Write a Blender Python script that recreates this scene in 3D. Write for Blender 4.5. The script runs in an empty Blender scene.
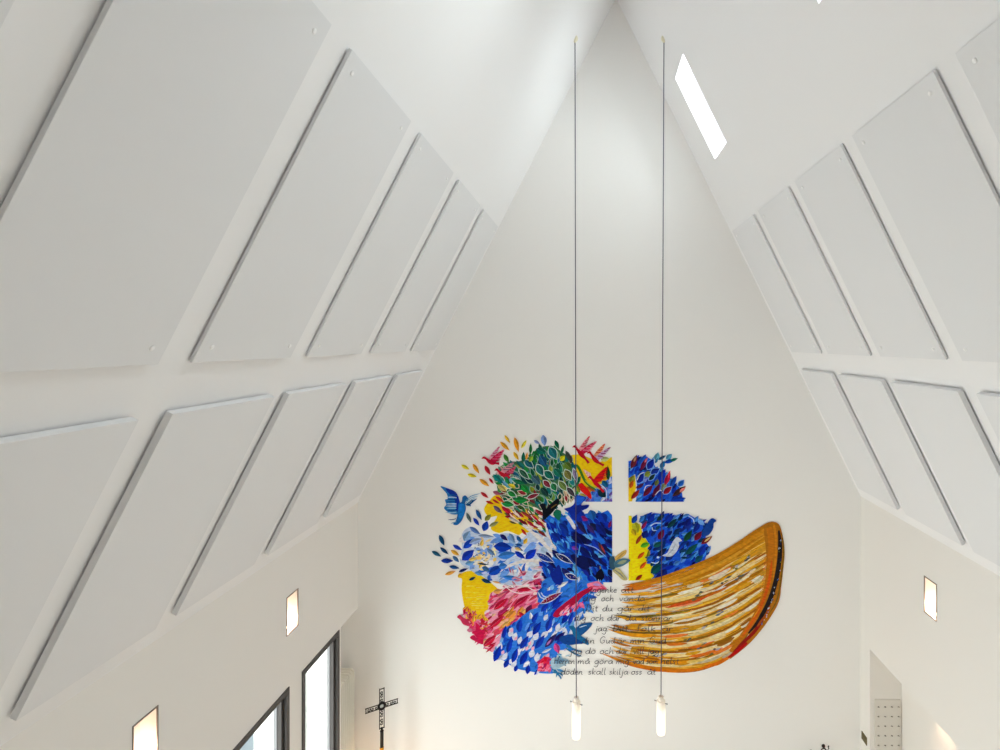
import bpy, bmesh, math, random
from mathutils import Vector, Matrix
random.seed(7)
C = bpy.context.scene.collection
D = 9.2                      # metres from camera to the end wall
U = D/560.0                  # metres per photograph pixel on the end wall
H = 500*U                    # eye height above the floor
DEG = math.pi/180

def P(x, s, y):
    """x, y: measured on the end-wall scale (pixels from eye level); s: share of the distance to the end wall"""
    return Vector((x*U, s*D, H - y*U))

# ------------------------------------------------------------------ materials
def lin(c):
    return tuple(((v/255)/12.92 if v/255 <= .04045 else ((v/255+.055)/1.055)**2.4) for v in c)

def mat(name, col, rough=.7, metal=0, bump=0, scale=60, spec=.3, var=0):
    m = bpy.data.materials.new(name); m.use_nodes = True
    nt = m.node_tree; b = nt.nodes['Principled BSDF']
    b.inputs['Base Color'].default_value = (*lin(col), 1)
    b.inputs['Roughness'].default_value = rough
    b.inputs['Metallic'].default_value = metal
    b.inputs['Specular IOR Level'].default_value = spec
    tc = nt.nodes.new('ShaderNodeTexCoord')
    if bump or var:
        n = nt.nodes.new('ShaderNodeTexNoise'); n.inputs['Scale'].default_value = scale; n.inputs['Detail'].default_value = 4
        nt.links.new(tc.outputs['Object'], n.inputs['Vector'])
    if var:
        mx = nt.nodes.new('ShaderNodeMixRGB'); mx.blend_type = 'MIX'
        mx.inputs[1].default_value = (*lin(col), 1)
        mx.inputs[2].default_value = (*[v*(1-var) for v in lin(col)], 1)
        nt.links.new(n.outputs['Fac'], mx.inputs[0]); nt.links.new(mx.outputs[0], b.inputs['Base Color'])
    if bump:
        bp = nt.nodes.new('ShaderNodeBump'); bp.inputs['Strength'].default_value = bump; bp.inputs['Distance'].default_value = .002
        nt.links.new(n.outputs['Fac'], bp.inputs['Height']); nt.links.new(bp.outputs[0], b.inputs['Normal'])
    return m

M = {}
M['plaster'] = mat('white_plaster', (238, 235, 230), .85, bump=.15, scale=90, spec=.15)
M['ceiling'] = mat('ceiling_paint', (244, 244, 245), .85, bump=.1, scale=70, spec=.15)
M['panel'] = mat('acoustic_fabric', (236, 237, 239), .95, bump=.3, scale=600, spec=.05, var=.04)
M['cap'] = mat('white_plastic', (250, 250, 250), .4)
M['dark_frame'] = mat('dark_grey_metal', (78, 74, 73), .5, .2)
M['niche_frame'] = mat('brushed_steel', (120, 112, 105), .4, .5)
M['black_iron'] = mat('black_iron', (30, 26, 25), .6, .3)
M['radiator'] = mat('cream_enamel', (238, 232, 218), .45)
M['brass'] = mat('brass', (205, 140, 40), .35, .7)
M['cream'] = mat('cream_plastic', (236, 230, 205), .5)
M['cord'] = mat('grey_violet_cord', (66, 60, 88), .6)
M['bronze'] = mat('bronze_plate', (110, 98, 62), .45, .5)
M['steel'] = mat('steel', (120, 120, 122), .35, .8)
M['floor'] = mat('pale_stone_floor', (226, 215, 202), .6, bump=.1, scale=8, var=.15)
M['ground'] = mat('pale_ground', (215, 218, 214), .9, var=.1, scale=3)
M['end_plaster_brightened'] = mat('end_wall_plaster_brightened', (250, 249, 247), .85, bump=.15, scale=90, spec=.15)  # whiter than the side plaster: extra brightness of the end wall put into colour
M['rear'] = mat('rear_bounce_dark', (140, 126, 110), .7, var=.2, scale=4)  # unseen rear wall darkened to cut bounce light; the wood tone is made up
M['peg'] = mat('grey_peg', (120, 112, 102), .5, .3)
M['board'] = mat('off_white_board', (226, 222, 214), .7)

def emat(name, col, strength, col2=None, z0=0, z1=1):
    m = bpy.data.materials.new(name); m.use_nodes = True
    nt = m.node_tree; b = nt.nodes['Principled BSDF']
    b.inputs['Base Color'].default_value = (*lin((232, 224, 212)), 1); b.inputs['Roughness'].default_value = .35
    b.inputs['Emission Color'].default_value = (*lin(col), 1); b.inputs['Emission Strength'].default_value = strength
    if col2:
        tc = nt.nodes.new('ShaderNodeTexCoord'); sp = nt.nodes.new('ShaderNodeSeparateXYZ'); r = nt.nodes.new('ShaderNodeValToRGB')
        mr = nt.nodes.new('ShaderNodeMapRange'); mr.inputs['From Min'].default_value = z0; mr.inputs['From Max'].default_value = z1
        nt.links.new(tc.outputs['Object'], sp.inputs[0]); nt.links.new(sp.outputs['Z'], mr.inputs['Value']); nt.links.new(mr.outputs[0], r.inputs[0])
        cr = r.color_ramp; cr.elements[0].color = (*[v*.75 for v in lin(col)], 1); cr.elements[0].position = 0
        cr.elements[1].color = (*[v*.02 for v in lin(col2)], 1); cr.elements[1].position = 1
        for pos, k in ((.28, 1.0), (.55, 1.05), (.80, .35)):
            e = cr.elements.new(pos); e.color = (*[v*k for v in lin(col)], 1)
        nt.links.new(r.outputs[0], b.inputs['Emission Color'])
    return m
M['shade'] = emat('frosted_lamp_glass', (255, 240, 214), .9, (255, 226, 190), -.66, 0)
M['bulb'] = emat('warm_bulb', (255, 225, 185), 6)

def glass_mat():
    m = bpy.data.materials.new('window_glass'); m.use_nodes = True
    nt = m.node_tree; nt.nodes.clear()
    o = nt.nodes.new('ShaderNodeOutputMaterial'); t = nt.nodes.new('ShaderNodeBsdfTransparent'); g = nt.nodes.new('ShaderNodeBsdfGlossy')
    t.inputs[0].default_value = (.95, .98, .97, 1); g.inputs['Roughness'].default_value = .02
    f = nt.nodes.new('ShaderNodeFresnel'); f.inputs[0].default_value = 1.5
    mx = nt.nodes.new('ShaderNodeMixShader')
    ge = nt.nodes.new('ShaderNodeNewGeometry'); iv = nt.nodes.new('ShaderNodeMath'); iv.operation = 'SUBTRACT'; iv.inputs[0].default_value = 1
    ml = nt.nodes.new('ShaderNodeMath'); ml.operation = 'MULTIPLY'
    nt.links.new(ge.outputs['Backfacing'], iv.inputs[1]); nt.links.new(iv.outputs[0], ml.inputs[0]); nt.links.new(f.outputs[0], ml.inputs[1])
    nt.links.new(ml.outputs[0], mx.inputs[0]); nt.links.new(t.outputs[0], mx.inputs[1]); nt.links.new(g.outputs[0], mx.inputs[2]); nt.links.new(mx.outputs[0], o.inputs[0])
    return m
M['glass'] = glass_mat()

def paint_mat():
    m = bpy.data.materials.new('wall_paint_colours'); m.use_nodes = True
    nt = m.node_tree; b = nt.nodes['Principled BSDF']; b.inputs['Roughness'].default_value = .8; b.inputs['Specular IOR Level'].default_value = .1
    a = nt.nodes.new('ShaderNodeAttribute'); a.attribute_name = 'paint'
    tc = nt.nodes.new('ShaderNodeTexCoord'); n = nt.nodes.new('ShaderNodeTexNoise'); n.inputs['Scale'].default_value = 16; n.inputs['Detail'].default_value = 5
    mp = nt.nodes.new('ShaderNodeMapping'); mp.inputs['Rotation'].default_value = (0, .7, 0); mp.inputs['Scale'].default_value = (1, 1, 2.2)
    nt.links.new(tc.outputs['Object'], mp.inputs[0]); nt.links.new(mp.outputs[0], n.inputs['Vector'])
    mr = nt.nodes.new('ShaderNodeMapRange'); mr.inputs['From Min'].default_value = .3; mr.inputs['From Max'].default_value = .7
    mr.inputs['To Min'].default_value = .8; mr.inputs['To Max'].default_value = 1.2
    nt.links.new(n.outputs['Fac'], mr.inputs['Value'])
    mx = nt.nodes.new('ShaderNodeVectorMath'); mx.operation = 'MULTIPLY'
    nt.links.new(a.outputs['Color'], mx.inputs[0]); nt.links.new(mr.outputs[0], mx.inputs[1])
    mn = nt.nodes.new('ShaderNodeVectorMath'); mn.operation = 'MINIMUM'; mn.inputs[1].default_value = (.92, .92, .92)
    nt.links.new(mx.outputs[0], mn.inputs[0]); nt.links.new(mn.outputs[0], b.inputs['Base Color'])
    return m
M['paint'] = paint_mat()

# ------------------------------------------------------------------ object helpers
def tag(o, label=None, cat=None, group=None, kind=None):
    if label: o['label'] = label
    if cat: o['category'] = cat
    if group: o['group'] = group
    if kind: o['kind'] = kind
    return o

def empty(name, loc, rot=(0, 0, 0)):
    o = bpy.data.objects.new(name, None); C.objects.link(o); o.location = loc; o.rotation_euler = rot; o.empty_display_size = .1
    return o

def link(name, bm, m, parent=None, loc=None, smooth=False):
    me = bpy.data.meshes.new(name); bmesh.ops.recalc_face_normals(bm, faces=bm.faces); bm.to_mesh(me); bm.free()
    me.materials.append(m)
    if smooth:
        for p in me.polygons: p.use_smooth = True
    o = bpy.data.objects.new(name, me); C.objects.link(o)
    if loc is not None: o.location = loc
    if parent: o.parent = parent
    return o

def box(bm, a, b, bev=0):
    a, b = Vector(a), Vector(b); c = (a+b)/2; d = b-a
    r = bmesh.ops.create_cube(bm, size=1, matrix=Matrix.Translation(c) @ Matrix.Diagonal((abs(d.x), abs(d.y), abs(d.z), 1)))
    if bev:
        vs = r['verts']; es = list({e for v in vs for e in v.link_edges})
        bmesh.ops.bevel(bm, geom=es, offset=bev, segments=2, affect='EDGES', profile=.6)

def tube(bm, pts, r, n=8, cap=True):
    pts = [Vector(p) for p in pts]; rs = r if isinstance(r, (list, tuple)) else [r]*len(pts)
    rings = []
    for i, p in enumerate(pts):
        d = (pts[min(i+1, len(pts)-1)]-pts[max(i-1, 0)]).normalized()
        a = d.cross(Vector((0, 0, 1)) if abs(d.z) < .9 else Vector((1, 0, 0))).normalized(); b = d.cross(a)
        rings.append([bm.verts.new(p+rs[i]*(math.cos(t*2*math.pi/n)*a+math.sin(t*2*math.pi/n)*b)) for t in range(n)])
    for i in range(len(rings)-1):
        for j in range(n): bm.faces.new((rings[i][j], rings[i][(j+1) % n], rings[i+1][(j+1) % n], rings[i+1][j]))
    if cap: bm.faces.new(rings[0]); bm.faces.new(rings[-1][::-1])

def lathe(bm, prof, n=24, c=(0, 0, 0)):
    c = Vector(c); rings = []
    for r, z in prof:
        if r < 1e-6: rings.append([bm.verts.new(c+Vector((0, 0, z)))])
        else: rings.append([bm.verts.new(c+Vector((r*math.cos(2*math.pi*i/n), r*math.sin(2*math.pi*i/n), z))) for i in range(n)])
    for a, b in zip(rings, rings[1:]):
        for i in range(n):
            f = [a[i % len(a)], a[(i+1) % len(a)], b[(i+1) % len(b)], b[i % len(b)]]
            f = list(dict.fromkeys(f))
            if len(f) > 2: bm.faces.new(f)

def slab(bm, O, u, v, n, U0, U1, V0, V1, t, holes=()):
    """a slab of thickness t with rectangular holes: O + a*u + b*v, thickness along n"""
    us = sorted({U0, U1, *[h[0] for h in holes], *[h[1] for h in holes]}); vs = sorted({V0, V1, *[h[2] for h in holes], *[h[3] for h in holes]})
    us = [a for a in us if U0 <= a <= U1]; vs = [a for a in vs if V0 <= a <= V1]
    def solid(i, j):
        if i < 0 or j < 0 or i >= len(us)-1 or j >= len(vs)-1: return False
        a = (us[i]+us[i+1])/2; b = (vs[j]+vs[j+1])/2
        return not any(h[0] < a < h[1] and h[2] < b < h[3] for h in holes)
    cache = {}
    def V(i, j, k):
        if (i, j, k) not in cache: cache[(i, j, k)] = bm.verts.new(O+us[i]*u+vs[j]*v+k*t*n)
        return cache[(i, j, k)]
    for i in range(len(us)-1):
        for j in range(len(vs)-1):
            if not solid(i, j): continue
            for k in (0, 1): bm.faces.new((V(i, j, k), V(i+1, j, k), V(i+1, j+1, k), V(i, j+1, k)))
            for (di, dj, a, b) in ((-1, 0, (i, j), (i, j+1)), (1, 0, (i+1, j), (i+1, j+1)), (0, -1, (i, j), (i+1, j)), (0, 1, (i, j+1), (i+1, j+1))):
                if not solid(i+di, j+dj): bm.faces.new((V(*a, 0), V(*b, 0), V(*b, 1), V(*a, 1)))

# ------------------------------------------------------------------ the room
XL, XR, XT = -235.0, 267.5, 23.0
YT, YEL, YER, YF = -344.0, 158.0, 154.0, 500.0
BACK = -.85                                       # rear wall
kL, kR = 1.955, 2.037
def planeL(y, off=0):   # x of the left roof plane at height y, moved off (px) towards the room
    return XT - (y-YT)/kL + off*(.89+.455/kL)
def planeR(y, off=0):
    return XT + (y-YT)/kR - off*(.89+.455/kR)

# end wall with its gable
tw = .3
bm = bmesh.new()
outl = [(-275, YF), (-275, 250), (-238, 250), (planeL(YEL+20), YEL+20), (XT, YT-8), (planeR(YER+20), YER+20), (275, 280), (335, 280), (335, YF)]
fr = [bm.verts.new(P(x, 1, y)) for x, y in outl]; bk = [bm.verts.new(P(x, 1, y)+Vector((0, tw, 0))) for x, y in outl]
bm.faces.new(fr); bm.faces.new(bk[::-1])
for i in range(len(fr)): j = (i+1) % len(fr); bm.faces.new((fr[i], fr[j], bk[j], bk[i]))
tag(link('wall_end', bm, M['end_plaster_brightened']), kind='structure')
# rear wall
bm = bmesh.new()
fr = [bm.verts.new(P(x, BACK, y)) for x, y in outl]; bk = [bm.verts.new(P(x, BACK, y)-Vector((0, tw, 0))) for x, y in outl]
bm.faces.new(fr); bm.faces.new(bk[::-1])
for i in range(len(fr)): j = (i+1) % len(fr); bm.faces.new((fr[i], fr[j], bk[j], bk[i]))
tag(link('wall_rear', bm, M['rear']), kind='structure')

Y0, Y1 = BACK*D, D
TL, TR = 27*U, 30.5*U                            # wall thicknesses
WIN_TOP = 266
win = [(.8066, .925), (.640, .7725), (.473, .606), (.306, .439), (.139, .272), (-.028, .105), (-.195, -.062), (-.362, -.229), (-.529, -.396)]
WIN_BOT = 478
nichesL = [(.7665, .7974), (.5098, .5405), (.253, .284)]
nichesR = [(.778, .808), (.521, .551)]
# left wall: u = along the nave (m), v = y px downwards
holes = [(a*D, b*D, WIN_TOP*U, WIN_BOT*U) for a, b in win]
holes += [(a*D, b*D, 196*U, 226*U) for a, b in nichesL]
holes += [(.932*D, D, WIN_TOP*U, YF*U)]
bm = bmesh.new()
slab(bm, Vector((XL*U, 0, H)), Vector((0, 1, 0)), Vector((0, 0, -1)), Vector((-1, 0, 0)), Y0, D, YEL*U, YF*U, TL, holes)
tag(link('wall_left', bm, M['plaster']), kind='structure')
bm = bmesh.new(); box(bm, P(XL-27-6, .925, WIN_TOP-8), P(XL-27, 1.0, YF))
box(bm, P(XL-27, .932, WIN_TOP-8), P(XL-.3, 1.0, WIN_TOP-.01)) if False else None
tag(link('wall_alcove', bm, M['plaster']), kind='structure')
# right wall
OPT, OPN, OPF = 296.5, .30, .9657
holes = [(a*D, b*D, 188.5*U, 218*U) for a, b in nichesR] + [(OPN*D, OPF*D, OPT*U, YF*U)]
bm = bmesh.new()
slab(bm, Vector((XR*U, 0, H)), Vector((0, 1, 0)), Vector((0, 0, -1)), Vector((1, 0, 0)), Y0, D, YER*U, YF*U, TR, holes)
tag(link('wall_right', bm, M['plaster']), kind='structure')
fill_gapsR = [(.60, .74), (.44, .58), (.32, .42)]  # unseen openings added so fill light can enter from the right
bm = bmesh.new(); slab(bm, Vector(((XR+30.5)*U, 0, H)), Vector((0, 1, 0)), Vector((0, 0, -1)), Vector((1, 0, 0)), (OPN-.03)*D, (OPF+.03)*D, (OPT-10)*U, YF*U, 5.5*U, [(a*D, b*D, 370*U, 480*U) for a, b in fill_gapsR])
tag(link('wall_side', bm, M['plaster']), kind='structure')

# roof slopes
dl = Vector((planeL(YEL)*U - XT*U, 0, -(YEL-YT)*U)); lenL = dl.length; vl = dl.normalized(); nl = Vector((vl.z, 0, -vl.x))
dr = Vector((planeR(YER)*U - XT*U, 0, -(YER-YT)*U)); lenR = dr.length; vr = dr.normalized(); nr = Vector((-vr.z, 0, vr.x))
if nl.z < 0: nl = -nl
if nr.z < 0: nr = -nr
ridge = Vector((XT*U, 0, H-YT*U))
TC = .32
bm = bmesh.new(); slab(bm, ridge, Vector((0, 1, 0)), vl, nl, Y0, D, 0, lenL+.25, TC)
tag(link('ceiling', bm, M['ceiling']), kind='structure')
def slope_r(y): return (y-YT)/(YER-YT)*lenR
sky = [(.828, .907), (.41, .49), (-.008, .072), (-.426, -.346)]
SK0, SK1 = slope_r(-239), slope_r(-165.5)
bm = bmesh.new(); slab(bm, ridge, Vector((0, 1, 0)), vr, nr, Y0, D, 0, lenR+.25, TC, [(a*D, b*D, SK0, SK1) for a, b in sky])
tag(link('ceiling', bm, M['ceiling']), kind='structure')
bm = bmesh.new(); box(bm, P(-290, BACK-.05, YF), P(340, 1.04, YF+10))
tag(link('floor', bm, M['floor']), kind='structure')
bm = bmesh.new(); box(bm, (-40, -40, -.5), (40, 50, -.45+H-500*U))
tag(link('ground', bm, M['ground']), kind='structure')

# skylight windows
wn = 1
def fr_rect(bm, O, u, v, n, a0, a1, b0, b1, w, t0, t1):
    for (p0, p1, q0, q1) in ((a0, a1, b0, b0+w), (a0, a1, b1-w, b1), (a0, a0+w, b0+w, b1-w), (a1-w, a1, b0+w, b1-w)):
        slab(bm, O+n*t0, u, v, n, p0, p1, q0, q1, t1-t0)
for a, b in sky:
    w = empty('window_%d' % wn, ridge+Vector((0, a*D, 0))+vr*SK0); tag(w, kind='structure')
    bm = bmesh.new(); fr_rect(bm, Vector((0, 0, 0)), Vector((0, 1, 0)), vr, nr, .002, (b-a)*D-.002, .002, SK1-SK0-.002, .035, TC-.05, TC+.03)
    link('window_frame', bm, M['cap'], w)
    bm = bmesh.new(); slab(bm, nr*(TC+.01), Vector((0, 1, 0)), vr, nr, .03, (b-a)*D-.03, .03, SK1-SK0-.03, .008)
    link('pane', bm, M['glass'], w)
    wn += 1
# left windows
for a, b in win:
    w = empty('window_%d' % wn, P(XL, a, WIN_BOT)); tag(w, kind='structure')
    wd = (b-a)*D; ht = (WIN_BOT-WIN_TOP)*U
    bm = bmesh.new(); X = Vector((0, 1, 0)); Z = Vector((0, 0, 1)); N = Vector((-1, 0, 0))
    fr_rect(bm, Vector((0, 0, 0)), X, Z, N, .002, wd-.002, .002, ht-.002, .07, -.012, .03)
    link('window_frame', bm, M['dark_frame'], w)
    bm = bmesh.new(); fr_rect(bm, Vector((0, 0, 0)), X, Z, N, .06, wd-.06, .06, ht-.06, .055, .031, .085)
    link('sash', bm, M['dark_frame'], w)
    bm = bmesh.new(); fr_rect(bm, Vector((0, 0, 0)), X, Z, N, .10, wd-.10, .10, ht-.10, .02, .086, .125)
    link('glazing_bead', bm, M['steel'], w)
    bm = bmesh.new(); slab(bm, N*.10, X, Z, N, .075, wd-.075, .075, ht-.075, .012)
    link('pane', bm, M['glass'], w)
    wn += 1

# ------------------------------------------------------------------ acoustic panels
def make_panel(width, length, t0, t1):
    """local: x = along nave, y = up the slope, z = into the room; origin = near lower corner on the roof"""
    bm = bmesh.new(); box(bm, (0, 0, t0), (width, length, t1), .003)
    me = bpy.data.meshes.new('acoustic_panel'); bm.to_mesh(me); bm.free(); me.materials.append(M['panel'])
    bm = bmesh.new()
    box(bm, (-.02, .1, 0), (.02, length-.1, t0-.0002))
    mb = bpy.data.meshes.new('mounting_rail'); bm.to_mesh(mb); bm.free(); mb.materials.append(M['steel'])
    bm = bmesh.new(); lathe(bm, [(0, .0), (.017, .0), (.018, .004), (.012, .008), (0, .009)], 14)
    bmesh.ops.recalc_face_normals(bm, faces=bm.faces)
    mc = bpy.data.meshes.new('fixing_cap'); bm.to_mesh(mc); bm.free(); mc.materials.append(M['cap'])
    return me, mb, mc
def panel_set(side, starts, w, ytop, ybot, labels, group, caps):
    y = Vector((0, 0, 0))
    pf = planeL if side == 'L' else planeR; v = vl if side == 'L' else vr; n = -nl if side == 'L' else -nr
    t0, t1 = (.012, .036) if caps else (.018, .066)
    ytop -= .455*t1/U; ybot -= .455*t1/U          # the visible face stands off the slope
    L = (ybot-ytop)*U/abs(v.z); W = w*D
    me, mb, mc = make_panel(W, L, t0, t1)
    ex = Vector((0, 1, 0)); ez = n; ey = ez.cross(ex)
    flip = ey.z < 0
    for s, lab in zip(starts, labels):
        o = bpy.data.objects.new('acoustic_panel', me); C.objects.link(o)
        if not flip:
            org = P(pf(ybot), s, ybot); R = Matrix((ex, ey, ez)).transposed()
        else:                                           # mirrored side: x runs towards the camera
            org = P(pf(ybot), s+w, ybot); R = Matrix((-ex, -ey, ez)).transposed()
        o.matrix_world = Matrix.Translation(org) @ R.to_4x4()
        tag(o, lab, 'acoustic panel', group)
        for x in (.12, W-.12):
            r = bpy.data.objects.new('mounting_rail', mb); C.objects.link(r); r.parent = o; r.location.x = x
        if caps:
            for cx in (.11, W-.11):
                for cy in (.11, L-.11):
                    c = bpy.data.objects.new('fixing_cap', mc); C.objects.link(c); c.parent = o; c.location = (cx, cy, t1-.0002)
UPN = ['nearest to end wall', 'second from end wall', 'third from end wall', 'fourth from end wall', 'fifth from end wall', 'sixth from end wall, in picture corner']
gl = 'acoustic panels on the left roof slope'; gr_ = 'acoustic panels on the right roof slope'
panel_set('L', [.853, .6975, .5415, .3855, .230, .0745], .1255, -112.8, 8,
          ['pale grey panel, upper row of left roof slope, '+u for u in UPN], gl, True)
panel_set('L', [.8366, .688, .5365, .3875, .2345], .124, 28, 147,
          ['pale grey panel, lower row of left roof slope, '+u for u in UPN[:5]], gl, False)
panel_set('R', [.853, .7008, .5504, .4005, .2505], .1257, -108.5, 9.9,
          ['pale grey panel, upper row of right roof slope, '+u for u in UPN[:5]], gr_, True)
panel_set('R', [.8455, .697, .551, .4], .1245, 27.3, 142,
          ['pale grey panel, lower row of right roof slope, '+u for u in UPN[:4]], gr_, False)

# ------------------------------------------------------------------ recessed wall lights
def niche(a, b, y0, y1, side, label):
    sgn = -1 if side == 'L' else 1; x = XL if side == 'L' else XR
    w = (b-a)*D; h = (y1-y0)*U; dp = .15
    t = empty('wall_niche_light', P(x, a, y1)); tag(t, label, 'wall light', 'recessed wall lights')
    X = Vector((0, 1, 0)); Z = Vector((0, 0, 1)); N = Vector((sgn, 0, 0)); e = .001; th = .012
    bm = bmesh.new()
    slab(bm, N*dp, X, Z, N, e, w-e, e, h-e, th)
    for (a0, a1, b0, b1) in ((e, w-e, e, e+th), (e, w-e, h-e-th, h-e), (e, e+th, e+th, h-e-th), (w-e-th, w-e, e+th, h-e-th)):
        slab(bm, N*.004, X, Z, N, a0, a1, b0, b1, dp-.004)
    link('niche_box', bm, M['plaster'], t)
    bm = bmesh.new(); fr_rect(bm, Vector((0, 0, 0)), X, Z, N, e, w-e, e, h-e, .013, -.004, .006)
    link('frame', bm, M['niche_frame'], t)
    bm = bmesh.new(); lathe(bm, [(0, 0), (.03, 0), (.03, .02), (.024, .03), (0, .032)], 16, (sgn*.07, w*.5, e+th))
    link('lamp', bm, M['bulb'], t)
    l = bpy.data.lights.new('niche_glow', 'POINT'); l.energy = 2; l.color = (1, .68, .52); l.shadow_soft_size = .02
    lo = bpy.data.objects.new('niche_glow', l); C.objects.link(lo); lo.parent = t; lo.location = (sgn*.07, w*.5, e+th+.07)
niche(*nichesL[0], 196, 226, 'L', 'small lit rectangular wall niche above the far left window')
niche(*nichesL[1], 196, 226, 'L', 'small lit rectangular wall niche at the lower left edge of the photo')
niche(*nichesL[2], 196, 226, 'L', 'small lit rectangular wall niche on the left wall, outside the photo')
niche(*nichesR[0], 188.5, 218, 'R', 'small lit rectangular wall niche in the right wall above the alcove opening')
niche(*nichesR[1], 188.5, 218, 'R', 'small lit rectangular wall niche in the right wall, outside the photo')

# ------------------------------------------------------------------ pendant lamps
def pendant(top, bot_y, shade_top_y, bx, s, label):
    # top: (x, y) at the roof; bx: x of the shade ; all image px relative to eye point
    T = P(top[0]*s, s, top[1]*s); B = P(bx*s, s, shade_top_y*s)
    h = (bot_y-shade_top_y)*s*U; r = .062
    t = empty('pendant_lamp', B); tag(t, label, 'pendant lamp', 'tall tube pendant lamps')
    bm = bmesh.new(); tube(bm, [T-B, Vector((0, 0, -.02))], .0068, 8); link('cord', bm, M['cord'], t, smooth=True)
    bm = bmesh.new(); lathe(bm, [(0, .035), (.03, .03), (.045, .0), (.04, -.03), (.018, -.055), (.009, -.07), (0, -.07)], 18); link('ceiling_rose', bm, M['cream'], t, T-B, True)
    bm = bmesh.new()
    prof = [(.012, 0), (r*.6, -.001), (r*.62, -.05), (r*.7, -.056), (r*.96, -.06), (r, -.07)]
    prof += [(r, -.07-(h-.10)*k/6) for k in range(1, 6)] + [(r*.97, -h+.03), (r*.86, -h+.005), (r*.8, -h), (r*.72, -h), (r*.72, -h+.03), (0, -h+.032)]
    lathe(bm, prof, 36); link('lamp_shade', bm, M['shade'], t)
    bm = bmesh.new(); a = .5; d = Vector((math.cos(a), -math.sin(a)*.9, 0))
    tube(bm, [d*-.095+Vector((0, 0, -.085)), d*.095+Vector((0, 0, -.085))], .0055, 8)
    for q in (-1, 1): tube(bm, [d*(.088*q)+Vector((0, 0, -.085)), d*(.1*q)+Vector((0, 0, -.085))], .009, 8)
    link('cross_pin', bm, M['steel'], t)
    l = bpy.data.lights.new('lamp_glow', 'POINT'); l.energy = 1.2; l.color = (1, .86, .7); l.shadow_soft_size = .07
    lo = bpy.data.objects.new('lamp_glow', l); C.objects.link(lo); lo.parent = t; lo.location = (0, 0, -h-.08)
pendant((575-593, 38-342), 738-342, 697.3-342, 576.3-593, .885, 'tube pendant lamp of frosted glass on the left cord, hanging before the leafy mural side')
pendant((664-593, 38-342), 734-342, 696.3-342, 661-593, .875, 'tube pendant lamp of frosted glass on the right cord, hanging before the painted boat')

# ------------------------------------------------------------------ radiator in the alcove
rt = empty('radiator', P(-248, .987, YF)); tag(rt, 'cream column radiator standing in the alcove beside the tall left window', 'radiator')
zt = (YF-323)*U
n = 7; L = (.987-.942)*D
for i in range(n):
    yy = -i*L/(n-1)
    bm = bmesh.new()
    for x0 in (-.045, .03, .105, .18):
        tube(bm, [(x0, yy, .12), (x0, yy, zt-.03)], .024, 10)
    pts = [(-.045, yy, zt-.03), (-.03, yy, zt-.008), (.16, yy, zt-.008), (.18, yy, zt-.03)]
    tube(bm, pts, .026, 10); tube(bm, [(x, y, .12) for x, y, z in pts], .026, 10)
    link('radiator_column', bm, M['radiator'], rt, smooth=True)
for yy in (0, -L):
    for xx in (-.03, .15):
        bm = bmesh.new(); box(bm, (xx-.015, yy-.015, 0), (xx+.015, yy+.015, .12)); link('foot', bm, M['radiator'], rt)
for zz in (.15, zt-.05):
    bm = bmesh.new(); tube(bm, [(.05, .02, zz), (.05, -L-.02, zz)], .016, 10); link('header_pipe', bm, M['radiator'], rt)

# ------------------------------------------------------------------ processional cross
s = .958; cc = P(-202.3, s, (706-342)*s)
ct = empty('processional_cross', Vector((cc.x, cc.y, 0)), (0, 0, 32*DEG)); tag(ct, 'black openwork iron cross on a tall brass staff beside the left alcove', 'cross')
cz = cc.z
bm = bmesh.new(); al, aw, tk = .235, .034, .006
def bar(bm, a, b, r=.0075): tube(bm, [Vector((a[0], 0, a[1])), Vector((b[0], 0, b[1]))], r, 6)
up, dn = .27, .345
for q in (-1, 1):
    bar(bm, (q*aw, .05), (q*aw, up+.012)); bar(bm, (q*aw, -.05), (q*aw, -dn-.012))
    bar(bm, (.05, q*aw), (al+.012, q*aw)); bar(bm, (-.05, q*aw), (-al-.012, q*aw))
    bar(bm, (q*(al), -aw), (q*al, aw))
bar(bm, (-aw, up), (aw, up)); bar(bm, (-aw, -dn), (aw, -dn))
def curl(cx, cz_, sgn, vert):
    pts = []
    for k in range(15):
        a = k/14*2.2*math.pi; r = .004+.022*(k/14)
        x, z = r*math.cos(a)*sgn, r*math.sin(a)
        if vert: x, z = z, x
        pts.append(Vector((cx+x, 0, cz_+z)))
    tube(bm, pts, .0072, 5)
for k in range(3):
    curl(.085+.055*k, 0, 1 if k % 2 else -1, False); curl(-.085-.055*k, 0, -1 if k % 2 else 1, False)
    curl(0, .095+.058*k, 1 if k % 2 else -1, True)
for k in range(4): curl(0, -.095-.062*k, 1 if k % 2 else -1, True)
for v in bm.verts: v.co.z += cz
link('cross_tracery', bm, M['black_iron'], ct)
bm = bmesh.new()
ring = [Vector((.046*math.cos(i*math.pi/12), 0, cz+.05*math.sin(i*math.pi/12))) for i in range(25)]
tube(bm, ring, .019, 8, cap=False); link('centre_ring', bm, M['black_iron'], ct, smooth=True)
bm = bmesh.new(); lathe(bm, [(0, .012), (.012, .008), (.034, 0), (.012, -.008), (0, -.012)], 18)
bmesh.ops.rotate(bm, verts=bm.verts, matrix=Matrix.Rotation(math.pi/2, 3, 'X')); 
for v in bm.verts: v.co.z += cz
link('centre_stone', bm, M['cap'], ct, smooth=True)
bm = bmesh.new(); zz = cz-dn
lathe(bm, [(0, .02), (.012, .01), (.02, -.01), (.012, -.03), (.028, -.04), (.03, -.05), (.026, -.06), (.026, -.30), (0, -.30)], 16, (0, 0, zz))
link('socket', bm, M['black_iron'], ct, smooth=True)
bm = bmesh.new(); lathe(bm, [(0, zz-.302), (.03, zz-.302), (.032, zz-.32), (.027, zz-.34), (.027, .12), (.03, .1), (0, .1)], 16); link('staff', bm, M['brass'], ct, smooth=True)
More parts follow.
